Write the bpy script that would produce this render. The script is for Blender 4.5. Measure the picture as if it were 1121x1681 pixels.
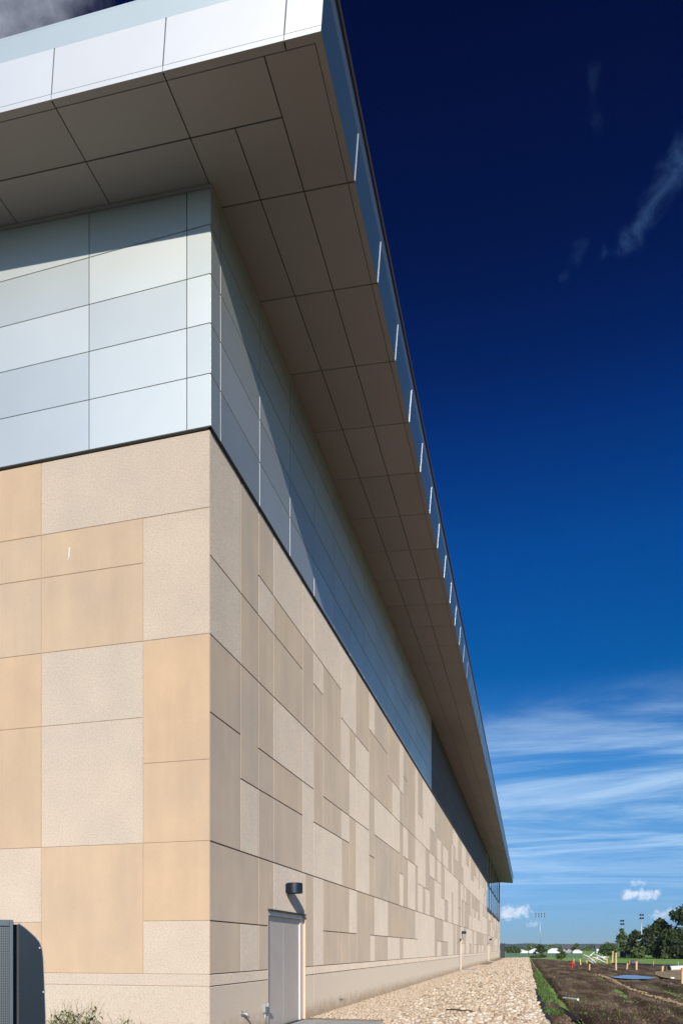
import bpy, math, random
import numpy as np
from mathutils import Vector, Matrix
random.seed(7)
rng = np.random.default_rng(11)
PI = math.pi
scn = bpy.context.scene
for o in list(bpy.data.objects): bpy.data.objects.remove(o)
COL = scn.collection

# ------------------------------------------------------------------ camera
CAMZ = 1.5
YAW = math.atan((866 - 560.5) / 1175.8)
cd = bpy.data.cameras.new('camera'); cam = bpy.data.objects.new('camera', cd); COL.objects.link(cam)
cd.sensor_fit = 'HORIZONTAL'; cd.sensor_width = 36; cd.lens = 36 * 1175.8 / 1121
cd.shift_y = 718.5 / 1121; cd.clip_start = .05; cd.clip_end = 20000
cam.location = (0, 0, CAMZ); cam.rotation_euler = (PI / 2, 0, YAW)
scn.camera = cam
scn.view_settings.view_transform = 'Standard'; scn.view_settings.look = 'None'
scn.view_settings.exposure = 0.38; scn.view_settings.gamma = 1

# ------------------------------------------------------------------ sun and sky
SUN_TRAVEL = Vector((-2.13, 7.58, -3.35)).normalized()
sl = bpy.data.lights.new('sun', 'SUN'); sl.energy = 4.0; sl.angle = math.radians(.5); sl.color = (1, .93, .82)
so = bpy.data.objects.new('sun', sl); COL.objects.link(so)
so.rotation_euler = SUN_TRAVEL.to_track_quat('-Z', 'Y').to_euler(); so.location = (20, -60, 40)
w = bpy.data.worlds.new('World'); scn.world = w; w.use_nodes = True
nt = w.node_tree; nt.nodes.clear()
def WN(t, **k):
    n = nt.nodes.new(t)
    for a, b in k.items(): setattr(n, a, b)
    return n
def wl(a, b): nt.links.new(a, b)
def wmath(op, a, b=None, c=None, clamp=False):
    n = WN('ShaderNodeMath', operation=op); n.use_clamp = clamp
    for i, v in enumerate((a, b, c)):
        if v is None: continue
        if isinstance(v, (int, float)): n.inputs[i].default_value = v
        else: wl(v, n.inputs[i])
    return n.outputs[0]
sky = WN('ShaderNodeTexSky', sky_type='NISHITA'); sky.sun_disc = False
sky.sun_elevation = math.radians(23.05); sky.sun_rotation = math.atan2(2.13, -7.58)
sky.air_density = 1.0; sky.dust_density = .2; sky.ozone_density = 3.0
SKYK = .14
gam = WN('ShaderNodeGamma'); gam.inputs[1].default_value = 1.0
mul = WN('ShaderNodeVectorMath', operation='SCALE'); mul.inputs['Scale'].default_value = SKYK
wl(sky.outputs[0], mul.inputs[0]); wl(mul.outputs[0], gam.inputs[0])
tc = WN('ShaderNodeTexCoord'); sep = WN('ShaderNodeSeparateXYZ'); wl(tc.outputs['Generated'], sep.inputs[0])
zc = wmath('MAXIMUM', sep.outputs[2], 0.0)
# extra deepening of the blue towards the zenith (polarised, clean air)
mr = WN('ShaderNodeMapRange'); mr.inputs[1].default_value = 0; mr.inputs[2].default_value = .85
mr.inputs[3].default_value = 0; mr.inputs[4].default_value = 1; wl(zc, mr.inputs[0])
rp = WN('ShaderNodeValToRGB'); wl(mr.outputs[0], rp.inputs[0])
SKY_TINT = [(z / .85, tuple(c / 1.23 / 1.4 for c in t)) for z, t in ((0, (.26, .46, .9)), (.048, (.266, .474, .866)), (.168, (.309, .60, .874)), (.245, (.193, .596, .939)),
            (.351, (.004, .355, .75)), (.474, (.003, .299, .787)), (.575, (.003, .164, .569)), (.617, (.003, .105, .415)), (.688, (.003, .056, .256)), (.80, (.003, .030, .17)))]
def setramp(r, pts):
    e = r.color_ramp.elements
    while len(e) > 2: e.remove(e[-1])
    for i, (p, c) in enumerate(pts):
        q = e[i] if i < 2 else e.new(p)
        q.position = p; q.color = (*c, 1)
setramp(rp, SKY_TINT)
tint = WN('ShaderNodeMix', data_type='RGBA', blend_type='MULTIPLY'); 
# the deep polarised blue lies opposite the sun; towards the sun, unseen, it is kept brighter to light the side wall
pol = WN('ShaderNodeMapRange', interpolation_type='SMOOTHSTEP'); pol.inputs[1].default_value = -.4; pol.inputs[2].default_value = .25
wl(sep.outputs[1], pol.inputs[0])
tmix = WN('ShaderNodeMix', data_type='RGBA'); wl(pol.outputs[0], tmix.inputs[0]); tmix.inputs[6].default_value = (.38, .58, .82, 1); wl(rp.outputs[0], tmix.inputs[7]); wl(tmix.outputs[2], tint.inputs[7])
wl(gam.outputs[0], tint.inputs[6]); tint.inputs[0].default_value = 1
# high cirrus sheets: noise on the plane the view ray meets at cloud height
den = wmath('ADD', zc, .06)
px_ = wmath('DIVIDE', sep.outputs[0], den); py_ = wmath('DIVIDE', sep.outputs[1], den)
cmb = WN('ShaderNodeCombineXYZ'); wl(px_, cmb.inputs[0]); wl(py_, cmb.inputs[1])
mp = WN('ShaderNodeMapping'); mp.inputs['Rotation'].default_value = (0, 0, math.radians(56)); mp.inputs['Scale'].default_value = (.36, .95, 1)
wl(cmb.outputs[0], mp.inputs[0])
n1 = WN('ShaderNodeTexNoise'); n1.inputs['Scale'].default_value = 1.15; n1.inputs['Detail'].default_value = 10; n1.inputs['Roughness'].default_value = .62; n1.inputs['Distortion'].default_value = 1.9
wl(mp.outputs[0], n1.inputs[0])
c1 = WN('ShaderNodeMapRange', interpolation_type='SMOOTHSTEP'); c1.inputs[1].default_value = .33; c1.inputs[2].default_value = .74; wl(n1.outputs[0], c1.inputs[0])
mp2 = WN('ShaderNodeMapping'); mp2.inputs['Rotation'].default_value = (0, 0, math.radians(50)); mp2.inputs['Scale'].default_value = (.22, .62, 1); mp2.inputs['Location'].default_value = (3.3, 1.2, 0); wl(cmb.outputs[0], mp2.inputs[0])
n2 = WN('ShaderNodeTexNoise'); n2.inputs['Scale'].default_value = 1.0; n2.inputs['Detail'].default_value = 4; n2.inputs['Distortion'].default_value = .5; wl(mp2.outputs[0], n2.inputs[0])
c2 = WN('ShaderNodeMapRange', interpolation_type='SMOOTHSTEP'); c2.inputs[1].default_value = .26; c2.inputs[2].default_value = .54; wl(n2.outputs[0], c2.inputs[0])
zb_ = wmath('ADD', sep.outputs[2], wmath('MULTIPLY', wmath('SUBTRACT', n2.outputs[0], .5), .22))
band = WN('ShaderNodeMapRange', interpolation_type='SMOOTHSTEP'); band.inputs[1].default_value = .345; band.inputs[2].default_value = .24; wl(zb_, band.inputs[0])
low = WN('ShaderNodeMapRange', interpolation_type='SMOOTHSTEP'); low.inputs[1].default_value = .02; low.inputs[2].default_value = .14; wl(sep.outputs[2], low.inputs[0])
cov = wmath('ADD', wmath('MULTIPLY', c2.outputs[0], .8), .2)
cir = wmath('MULTIPLY', wmath('MULTIPLY', wmath('MULTIPLY', c1.outputs[0], cov), band.outputs[0]), wmath('MULTIPLY', low.outputs[0], .66))
def pixdir(x, y):
    u = (x - 560.5) / 1175.8; v = (1559 - y) / 1175.8
    return Vector((-math.sin(YAW) + u * math.cos(YAW), math.cos(YAW) + u * math.sin(YAW), v)).normalized()
nz = WN('ShaderNodeTexNoise'); nz.inputs['Scale'].default_value = 14; nz.inputs['Detail'].default_value = 8; nz.inputs['Roughness'].default_value = .6
wl(tc.outputs['Generated'], nz.inputs[0])
nzf = WN('ShaderNodeTexNoise'); nzf.inputs['Scale'].default_value = 150; nzf.inputs['Detail'].default_value = 7; nzf.inputs['Roughness'].default_value = .62
wl(tc.outputs['Generated'], nzf.inputs[0])
# wisps: noise drawn out along the streak direction
nw = WN('ShaderNodeTexNoise'); nw.inputs['Scale'].default_value = 26; nw.inputs['Detail'].default_value = 9; nw.inputs['Roughness'].default_value = .65; nw.inputs['Distortion'].default_value = .5
wl(tc.outputs['Generated'], nw.inputs[0])
wn_ = WN('ShaderNodeTexNoise'); wn_.inputs['Scale'].default_value = 9; wn_.inputs['Detail'].default_value = 6; wl(tc.outputs['Generated'], wn_.inputs[0])
ws_ = WN('ShaderNodeVectorMath', operation='SUBTRACT'); wl(wn_.outputs['Color'], ws_.inputs[0]); ws_.inputs[1].default_value = (.5, .5, .5)
wm_ = WN('ShaderNodeVectorMath', operation='SCALE'); wl(ws_.outputs[0], wm_.inputs[0]); wm_.inputs['Scale'].default_value = .16
wrp = WN('ShaderNodeVectorMath', operation='ADD'); wl(wm_.outputs[0], wrp.inputs[0]); wl(tc.outputs['Generated'], wrp.inputs[1])
def cloud(d0, d1, width, noise, lo, hi, amt, wob=.0):
    """a streak of cloud between two directions of the sky"""
    ab = d1 - d0; L2 = ab.length_squared
    pa = WN('ShaderNodeVectorMath', operation='SUBTRACT'); wl(wrp.outputs[0] if wob else tc.outputs['Generated'], pa.inputs[0]); pa.inputs[1].default_value = d0
    dt = WN('ShaderNodeVectorMath', operation='DOT_PRODUCT'); wl(pa.outputs[0], dt.inputs[0]); dt.inputs[1].default_value = ab
    t = wmath('DIVIDE', dt.outputs['Value'], max(L2, 1e-9), clamp=True)
    sc = WN('ShaderNodeVectorMath', operation='SCALE'); sc.inputs[0].default_value = ab; wl(t, sc.inputs['Scale'])
    df = WN('ShaderNodeVectorMath', operation='SUBTRACT'); wl(pa.outputs[0], df.inputs[0]); wl(sc.outputs[0], df.inputs[1])
    ln = WN('ShaderNodeVectorMath', operation='LENGTH'); wl(df.outputs[0], ln.inputs[0])
    fall = WN('ShaderNodeMapRange', interpolation_type='SMOOTHSTEP'); fall.inputs[1].default_value = width; fall.inputs[2].default_value = 0
    wl(ln.outputs['Value'], fall.inputs[0])
    s = wmath('ADD', fall.outputs[0], wmath('MULTIPLY', wmath('SUBTRACT', noise, .5), 2.4))
    m = WN('ShaderNodeMapRange', interpolation_type='SMOOTHSTEP'); m.inputs[1].default_value = lo; m.inputs[2].default_value = hi; wl(s, m.inputs[0])
    g = WN('ShaderNodeMapRange'); g.inputs[1].default_value = 0; g.inputs[2].default_value = .25; wl(fall.outputs[0], g.inputs[0])
    return wmath('MULTIPLY', wmath('MULTIPLY', m.outputs[0], g.outputs[0]), amt)
cl = [cloud(pixdir(1062, 325), pixdir(1175, 200), .046, nw.outputs[0], .45, 1.8, .34, 1),
      cloud(pixdir(962, 398), pixdir(975, 345), .018, nw.outputs[0], .5, 1.9, .12, 1),
      cloud(pixdir(950, 260), pixdir(1015, 140), .028, nw.outputs[0], .7, 2.0, .09, 1),
      cloud(pixdir(-60, 20), pixdir(60, -10), .085, nz.outputs[0], .1, 1.5, .55),
      cloud(pixdir(830, 1500), pixdir(860, 1496), .017, nzf.outputs[0], .25, 1.25, .8),
      cloud(pixdir(878, 1517), pixdir(870, 1517), .011, nzf.outputs[0], .4, 1.4, .5),
      cloud(pixdir(1030, 1470), pixdir(1076, 1469), .013, nzf.outputs[0], .25, 1.25, .8),
      cloud(pixdir(1040, 1450), pixdir(1056, 1450), .009, nzf.outputs[0], .4, 1.4, .45),
      cloud(pixdir(1080, 1503), pixdir(1150, 1500), .014, nzf.outputs[0], .3, 1.4, .7)]
tot = None
wisp = wmath('MAXIMUM', wmath('MAXIMUM', cl[0], cl[1]), cl[2])
for c in cl[3:]: tot = c if tot is None else wmath('MAXIMUM', tot, c)
mixw = WN('ShaderNodeMix', data_type='RGBA'); wl(wisp, mixw.inputs[0]); wl(tint.outputs[2], mixw.inputs[6]); mixw.inputs[7].default_value = (.10, .24, .50, 1)
mixc = WN('ShaderNodeMix', data_type='RGBA'); wl(tot, mixc.inputs[0]); mixr = WN('ShaderNodeMix', data_type='RGBA'); wl(cir, mixr.inputs[0]); wl(mixw.outputs[2], mixr.inputs[6]); mixr.inputs[7].default_value = (.46, .62, .80, 1); wl(mixr.outputs[2], mixc.inputs[6]); mixc.inputs[7].default_value = (.66, .71, .82, 1)
bg = WN('ShaderNodeBackground'); bg.inputs[1].default_value = 1.0; wl(mixc.outputs[2], bg.inputs[0])
wo = WN('ShaderNodeOutputWorld'); wl(bg.outputs[0], wo.inputs[0])

# ------------------------------------------------------------------ materials
class NT:
    def __init__(s, name):
        s.m = bpy.data.materials.new(name); s.m.use_nodes = True; s.t = s.m.node_tree
        s.b = s.t.nodes['Principled BSDF']; s.co = None
    def n(s, t, **k):
        q = s.t.nodes.new(t)
        for a, b in k.items(): setattr(q, a, b)
        return q
    def l(s, a, b): s.t.links.new(a, b)
    def coord(s):
        if s.co is None: s.co = s.n('ShaderNodeTexCoord').outputs['Object']
        return s.co
    def noise(s, scale, detail=4, rough=.55, vec=None, stretch=None, dist=0):
        q = s.n('ShaderNodeTexNoise'); q.inputs['Scale'].default_value = scale; q.inputs['Detail'].default_value = detail
        q.inputs['Roughness'].default_value = rough; q.inputs['Distortion'].default_value = dist
        v = vec or s.coord()
        if stretch:
            mm = s.n('ShaderNodeMapping'); mm.inputs['Scale'].default_value = stretch; s.l(v, mm.inputs[0]); v = mm.outputs[0]
        s.l(v, q.inputs[0]); return q.outputs[0]
    def ramp(s, f, pts):
        r = s.n('ShaderNodeValToRGB'); s.l(f, r.inputs[0]); setramp(r, pts); return r.outputs[0]
    def mix(s, f, a, b, mode='MIX'):
        q = s.n('ShaderNodeMix', data_type='RGBA', blend_type=mode)
        for i, v in ((0, f), (6, a), (7, b)):
            if isinstance(v, (int, float)): q.inputs[i].default_value = v
            elif isinstance(v, tuple): q.inputs[i].default_value = (*v, 1)
            else: s.l(v, q.inputs[i])
        return q.outputs[2]
    def bump(s, h, strength, dist):
        q = s.n('ShaderNodeBump'); q.inputs['Strength'].default_value = strength; q.inputs['Distance'].default_value = dist
        s.l(h, q.inputs['Height']); s.l(q.outputs[0], s.b.inputs['Normal'])
    def attr(s, name):
        q = s.n('ShaderNodeAttribute'); q.attribute_name = name; return q.outputs['Fac']
    def isl(s): return s.n('ShaderNodeNewGeometry').outputs['Random Per Island']
    def base(s, c, rough=.6, metal=0, spec=.5, dr=0):
        if isinstance(c, tuple): s.b.inputs['Base Color'].default_value = (*c, 1)
        else: s.l(c, s.b.inputs['Base Color'])
        s.b.inputs['Roughness'].default_value = rough; s.b.inputs['Metallic'].default_value = metal
        s.b.inputs['Specular IOR Level'].default_value = spec; s.b.inputs['Diffuse Roughness'].default_value = dr
        return s.m
M = {}
def plain(name, c, rough=.6, metal=0, var=.12, sc=6, spec=.4):
    k = NT(name); n = k.noise(sc, 5)
    lo = tuple(x * (1 - var) for x in c); hi = tuple(min(1, x * (1 + var)) for x in c)
    M[name] = k.base(k.ramp(n, [(.3, lo), (.7, hi)]), rough, metal, spec); return M[name]
# smooth acid-etched precast
k = NT('precast_smooth')
t_ = k.ramp(k.attr('tint'), [(0, (.47, .395, .322)), (.35, (.50, .402, .31)), (.7, (.54, .412, .292)), (1, (.56, .412, .278))])
c_ = k.mix(1.0, t_, k.ramp(k.noise(.8, 6, .6), [(.25, (.88, .885, .91)), (.75, (1.07, 1.045, 1.0))]), 'MULTIPLY')
c_ = k.mix(1.0, c_, k.ramp(k.noise(2.2, 4, .6, stretch=(1, 1, .12)), [(.3, (.93, .93, .935)), (.7, (1.04, 1.04, 1.035))]), 'MULTIPLY')
c_ = k.mix(1.0, c_, k.ramp(k.noise(70, 2), [(.3, (.94, .94, .94)), (.7, (1.04, 1.04, 1.04))]), 'MULTIPLY')
k.bump(k.noise(60, 4), .25, .004); M['smooth'] = k.base(c_, .85, 0, .25, .55)
# rough sand-blasted precast with exposed aggregate
k = NT('precast_rough')
c_ = k.ramp(k.noise(46, 4, .8), [(.30, (.34, .29, .23)), (.46, (.53, .45, .375)), (.58, (.59, .51, .43)), (.72, (.66, .59, .515))])
c_ = k.mix(1.0, c_, k.ramp(k.noise(1.1, 4), [(.3, (.94, .94, .95)), (.7, (1.05, 1.04, 1.02))]), 'MULTIPLY')
c_ = k.mix(1.0, c_, k.ramp(k.attr('tint'), [(0, (.95, .96, .97)), (1, (1.03, 1.01, .98))]), 'MULTIPLY')
k.bump(k.noise(46, 4, .8), .6, .008); M['rough'] = k.base(c_, .95, 0, .2, .8)
# base course: fine rough with soil splash near the ground
k = NT('precast_base')
g = k.n('ShaderNodeSeparateXYZ'); k.l(k.coord(), g.inputs[0])
hz = k.n('ShaderNodeMath', operation='ADD'); k.l(g.outputs[2], hz.inputs[0])
nn = k.n('ShaderNodeMath', operation='MULTIPLY'); k.l(k.noise(3.5, 6, .65), nn.inputs[0]); nn.inputs[1].default_value = .5; k.l(nn.outputs[0], hz.inputs[1])
c_ = k.ramp(k.noise(45, 3, .7), [(.3, (.42, .35, .28)), (.5, (.54, .46, .375)), (.7, (.61, .53, .44))])
dirt_ = k.ramp(hz.outputs[0], [(.28, (.62, .55, .47)), (.62, (1, 1, 1))])
c_ = k.mix(1.0, c_, dirt_, 'MULTIPLY')
k.bump(k.noise(45, 4, .8), .7, .008); M['base'] = k.base(c_, .95, 0, .2, .6)
plain('sealant', (.36, .24, .17), .8)
plain('soil_stain', (.20, .16, .12), .9, 0, .3, 12)
def metalpanel(name, c0, c1, rough=.5, metal=.7, wave=.06):
    k = NT(name); c = k.ramp(k.attr('tint'), [(0, c0), (1, c1)])
    c = k.mix(1.0, c, k.ramp(k.noise(.9, 3), [(.3, (.975, .975, .975)), (.7, (1.02, 1.02, 1.02))]), 'MULTIPLY')
    k.bump(k.noise(.7, 2), wave, .02)
    M[name] = k.base(c, rough, metal, .5)
metalpanel('cladding', (.56, .60, .585), (.67, .70, .67), .5, .8, .12)
metalpanel('bronze_cladding', (.10, .08, .07), (.12, .095, .085), .75, 0)
metalpanel('fascia', (.70, .70, .675), (.73, .73, .71))
metalpanel('fascia_shade', (.12, .235, .33), (.13, .245, .34), .45, .8)  # side copy of the fascia metal, shade and dark sky reflection put into its colour
metalpanel('upper_shade', (.26, .33, .40), (.27, .34, .41), .45, .8)  # side copy of the upper band, with shade put into its colour
metalpanel('upper_fascia', (.50, .57, .57), (.52, .59, .59))
metalpanel('soffit', (.31, .26, .232), (.34, .29, .26), .6, .1, .03)
plain('joint_dark', (.02, .02, .022), .7)
plain('roof_membrane', (.55, .55, .53), .8)
plain('coping_brown', (.10, .075, .06), .5, .3)
plain('trim_dark', (.06, .055, .045), .5, .4)
plain('bright_steel', (.50, .53, .56), .35, .5, .03)
plain('door_paint', (.56, .49, .43), .5, .1, .03, 2)
plain('door_frame', (.62, .60, .57), .45, .1, .03, 2)
plain('jamb_concrete', (.62, .46, .30), .85, 0, .06)
plain('black_frame', (.02, .022, .025), .4, .3)
k = NT('glass'); k.b.inputs['Coat Weight'].default_value = .3
M['glass'] = k.base((.42, .56, .62), .04, .9, .8)
plain('lamp_metal', (.025, .034, .05), .4, .5, .05)
plain('lens_white', (.7, .7, .66), .3)
plain('cabinet_blue', (.014, .024, .036), .35, .3, .06, 3)
plain('cabinet_grey', (.10, .125, .145), .4, .3, .08, 3)
k = NT('perforated_mesh')
vo = k.n('ShaderNodeTexVoronoi'); vo.inputs['Scale'].default_value = 75; vo.inputs['Randomness'].default_value = 0; k.l(k.coord(), vo.inputs[0])
M['perf'] = k.base(k.ramp(vo.outputs['Distance'], [(.32, (.015, .018, .022)), (.42, (.11, .13, .145))]), .5, .4)
plain('concrete_slab', (.42, .42, .38), .85, 0, .12, 3)
plain('black_fabric', (.018, .019, .024), .75, 0, .3, 20)
plain('white_plastic', (.78, .80, .80), .35, 0, .04)
plain('hydrant_red', (.38, .02, .025), .4, 0, .1)
plain('hydrant_cap', (.6, .6, .6), .4, .4, .1)
plain('stake_wood', (.55, .38, .20), .8, 0, .15, 12)
plain('orange_paint', (.85, .22, .05), .6)
plain('galvanised', (.45, .47, .48), .45, .6, .06)
plain('bark', (.045, .036, .028), .9, 0, .3, 8)
plain('rusty', (.10, .05, .03), .8, 0, .3, 20)
plain('dark_panel', (.025, .03, .045), .6)
plain('blue_plastic', (.05, .10, .28), .5)
plain('silt_blue', (.04, .06, .13), .7, 0, .3, 8)
plain('house_white', (.66, .66, .64), .8)
plain('house_grey', (.32, .31, .30), .8)
plain('roof_shingle', (.10, .10, .11), .9)
plain('window_dark', (.03, .035, .04), .2)
plain('tent_white', (.80, .82, .84), .6, 0, .05)
k = NT('mesh_green'); M['mesh_green'] = k.base(k.ramp(k.noise(3, 3), [(.3, (.05, .11, .07)), (.7, (.07, .14, .09))]), .8)
def foliage(name, a, b):
    k = NT(name); c = k.ramp(k.isl(), [(0, a), (.6, b), (1, tuple(min(1, x * 1.6) for x in b))])
    k.b.inputs['Subsurface Weight'].default_value = 0
    M[name] = k.base(c, .7, 0, .25)
foliage('leaf_dark', (.018, .030, .012), (.04, .06, .02))
foliage('leaf_mid', (.03, .055, .018), (.065, .10, .03))
foliage('leaf_light', (.05, .08, .025), (.10, .14, .045))
foliage('weed_green', (.04, .075, .02), (.09, .15, .04))
foliage('weed_straw', (.16, .13, .07), (.30, .25, .14))
k = NT('grass_land')
c_ = k.ramp(k.noise(.12, 8, .65), [(.3, (.07, .125, .03)), (.55, (.115, .19, .05)), (.75, (.19, .22, .08))])
c_ = k.mix(1.0, c_, k.ramp(k.noise(9, 4, .7), [(.3, (.7, .7, .7)), (.7, (1.25, 1.25, 1.2))]), 'MULTIPLY')
k.bump(k.noise(14, 4), .8, .06); M['grass'] = k.base(c_, .95, 0, .15, 1)
k = NT('soil')
c_ = k.ramp(k.noise(1.0, 9, .62, stretch=(1.6, .22, 1), dist=.4), [(.30, (.07, .045, .033)), (.47, (.13, .088, .062)), (.58, (.23, .165, .118)), (.72, (.36, .27, .195))])
c_ = k.mix(k.ramp(k.noise(.55, 7, .7, stretch=(1, .45, 1)), [(.52, (0, 0, 0)), (.68, (.6, .6, .6))]), c_, k.ramp(k.noise(16, 3), [(.3, (.035, .05, .015)), (.7, (.085, .11, .035))]))
c_ = k.mix(1.0, c_, k.ramp(k.noise(22, 5, .75), [(.28, (.55, .55, .55)), (.72, (1.4, 1.38, 1.3))]), 'MULTIPLY')
k.bump(k.noise(11, 9, .75), 1.0, .09); M['soil'] = k.base(c_, .97, 0, .1)
k = NT('sand_path'); c_ = k.ramp(k.noise(2, 8, .65), [(.3, (.26, .19, .11)), (.7, (.45, .35, .21))]); k.bump(k.noise(12, 5), .5, .04); M['sand'] = k.base(c_, .95, 0, .1)
k = NT('water_puddle'); M['puddle'] = k.base((.22, .34, .52), .25, 0, 1.0); k.bump(k.noise(9, 3), .5, .05)  # blue of the reflected sky put into the base colour
k = NT('stone')
c_ = k.ramp(k.isl(), [(0, (.30, .20, .13)), (.12, (.48, .36, .245)), (.45, (.58, .465, .34)), (.8, (.67, .57, .45)), (.93, (.72, .66, .56)), (1, (.40, .34, .29))])
c_ = k.mix(1.0, c_, k.ramp(k.noise(30, 4, .7), [(.3, (.82, .8, .78)), (.7, (1.1, 1.1, 1.1))]), 'MULTIPLY')
k.bump(k.noise(40, 4), .4, .01); M['stone'] = k.base(c_, .9, 0, .2)
k = NT('gravel_bed')
vo = k.n('ShaderNodeTexVoronoi'); vo.inputs['Scale'].default_value = 14; k.l(k.coord(), vo.inputs[0])
c_ = k.mix(1.0, k.ramp(k.noise(1.2, 6, .6), [(.3, (.48, .37, .26)), (.7, (.66, .54, .40))]), k.ramp(vo.outputs['Distance'], [(.15, (1.05, 1.05, 1.05)), (.6, (.55, .52, .5))]), 'MULTIPLY')
k.bump(k.noise(40, 5, .7), .9, .03); M['gravel'] = k.base(c_, .95, 0, .15)
k = NT('hill_haze_blue'); M['hill'] = k.base(k.ramp(k.noise(.01, 6), [(.3, (.03, .06, .085)), (.7, (.045, .08, .10))]), 1, 0, 0)  # blue of far haze put into the hills' base colour

hm = bpy.data.materials.new('haze'); hm.use_nodes = True; hm.node_tree.nodes.clear(); M['haze'] = hm
hv = hm.node_tree.nodes.new('ShaderNodeVolumePrincipled'); hv.inputs['Color'].default_value = (.80, .88, 1, 1); hv.inputs['Density'].default_value = .00010
ho = hm.node_tree.nodes.new('ShaderNodeOutputMaterial'); hm.node_tree.links.new(hv.outputs[0], ho.inputs['Volume'])
# ------------------------------------------------------------------ mesh helpers
class MB:
    def __init__(s): s.v = []; s.f = []; s.mi = []; s.tn = []; s.mats = []
    def m(s, mat):
        if mat not in s.mats: s.mats.append(mat)
        return s.mats.index(mat)
    def poly(s, pts, mat, tint=.5):
        i = len(s.v); s.v += [tuple(p) for p in pts]; s.f.append(tuple(range(i, i + len(pts)))); s.mi.append(s.m(mat)); s.tn.append(tint)
    def box(s, a, b, mat, tint=.5):
        (x0, y0, z0), (x1, y1, z1) = a, b
        i = len(s.v)
        s.v += [(x0, y0, z0), (x1, y0, z0), (x1, y1, z0), (x0, y1, z0), (x0, y0, z1), (x1, y0, z1), (x1, y1, z1), (x0, y1, z1)]
        for q in ((0, 3, 2, 1), (4, 5, 6, 7), (0, 1, 5, 4), (1, 2, 6, 5), (2, 3, 7, 6), (3, 0, 4, 7)):
            s.f.append(tuple(i + j for j in q)); s.mi.append(s.m(mat)); s.tn.append(tint)
    def tube(s, pts, rad, mat, n=8, cap=True):
        """swept round bar; rad a number or one per point"""
        pts = [Vector(p) for p in pts]; i0 = len(s.v)
        if isinstance(rad, (int, float)): rad = [rad] * len(pts)
        up = Vector((0, 0, 1))
        d0 = (pts[1] - pts[0]).normalized()
        if abs(d0.z) > .9: up = Vector((1, 0, 0))
        for j, p in enumerate(pts):
            d = (pts[min(j + 1, len(pts) - 1)] - pts[max(j - 1, 0)]).normalized()
            a = d.cross(up).normalized(); b = a.cross(d)
            for q in range(n):
                t = 2 * PI * q / n; s.v.append(tuple(p + (a * math.cos(t) + b * math.sin(t)) * rad[j]))
        mi = s.m(mat)
        for j in range(len(pts) - 1):
            for q in range(n):
                s.f.append((i0 + j * n + q, i0 + j * n + (q + 1) % n, i0 + (j + 1) * n + (q + 1) % n, i0 + (j + 1) * n + q)); s.mi.append(mi); s.tn.append(.5)
        if cap:
            s.f.append(tuple(i0 + q for q in range(n))[::-1]); s.f.append(tuple(i0 + (len(pts) - 1) * n + q for q in range(n)))
            s.mi += [mi, mi]; s.tn += [.5, .5]
    def build(s, name, parent=None, smooth=False, loc=None, bevel=0):
        me = bpy.data.meshes.new(name); me.from_pydata(s.v, [], s.f)
        for q in s.mats: me.materials.append(M[q])
        me.polygons.foreach_set('material_index', s.mi)
        at = me.attributes.new('tint', 'FLOAT', 'FACE'); at.data.foreach_set('value', s.tn)
        if smooth: me.polygons.foreach_set('use_smooth', [True] * len(s.f))
        me.update()
        o = bpy.data.objects.new(name, me); COL.objects.link(o)
        if parent: o.parent = parent
        if loc: o.location = loc
        if bevel:
            b = o.modifiers.new('bevel', 'BEVEL'); b.width = bevel; b.segments = 2; b.limit_method = 'ANGLE'
        return o
def tag(o, label=None, cat=None, group=None, kind=None):
    if label: o['label'] = label
    if cat: o['category'] = cat
    if group: o['group'] = group
    if kind: o['kind'] = kind
    return o
def empty(name, loc, rz=0):
    o = bpy.data.objects.new(name, None); COL.objects.link(o); o.location = loc; o.rotation_euler = (0, 0, rz); return o
def copy_tree(o, parent=None):
    c = o.copy(); COL.objects.link(c); c.parent = parent
    for ch in o.children: copy_tree(ch, c)
    return c

def panel(mb, O, U, V, N, a0, a1, b0, b1, mat, gap=.012, depth=.018, slope=.008, floor='sealant', tint=None, flags=(1, 1, 1, 1), gapv=None, slopev=None):
    """one cladding panel with sloped arrises and half of the joint round it; flags: which edges (a0,a1,b0,b1) are joints"""
    if tint is None: tint = random.random()
    P = lambda a, b, h: tuple(O + U * a + V * b + N * h)
    gv = gapv or gap; sv = slopev or slope
    g = [q if f else 0 for f, q in zip(flags, (gv, gv, gap, gap))]; s = [q if f else 0 for f, q in zip(flags, (sv, sv, slope, slope))]
    A0, A1, B0, B1 = a0 + g[0], a1 - g[1], b0 + g[2], b1 - g[3]
    mb.poly([P(A0, B0, 0), P(A1, B0, 0), P(A1, B1, 0), P(A0, B1, 0)], mat, tint)
    C0, C1, D0, D1 = A0 - s[0], A1 + s[1], B0 - s[2], B1 + s[3]
    d = -depth
    if flags[0]: mb.poly([P(A0, B0, 0), P(A0, B1, 0), P(C0, D1, d), P(C0, D0, d)], mat, tint); mb.poly([P(C0, D0, d), P(C0, D1, d), P(a0, b1, d), P(a0, b0, d)], floor)
    if flags[1]: mb.poly([P(A1, B1, 0), P(A1, B0, 0), P(C1, D0, d), P(C1, D1, d)], mat, tint); mb.poly([P(C1, D1, d), P(C1, D0, d), P(a1, b0, d), P(a1, b1, d)], floor)
    if flags[2]: mb.poly([P(A1, B0, 0), P(A0, B0, 0), P(C0, D0, d), P(C1, D0, d)], mat, tint); mb.poly([P(C1, D0, d), P(C0, D0, d), P(a0, b0, d), P(a1, b0, d)], floor)
    if flags[3]: mb.poly([P(A0, B1, 0), P(A1, B1, 0), P(C1, D1, d), P(C0, D1, d)], mat, tint); mb.poly([P(C0, D1, d), P(C1, D1, d), P(a1, b1, d), P(a0, b1, d)], floor)
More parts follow.
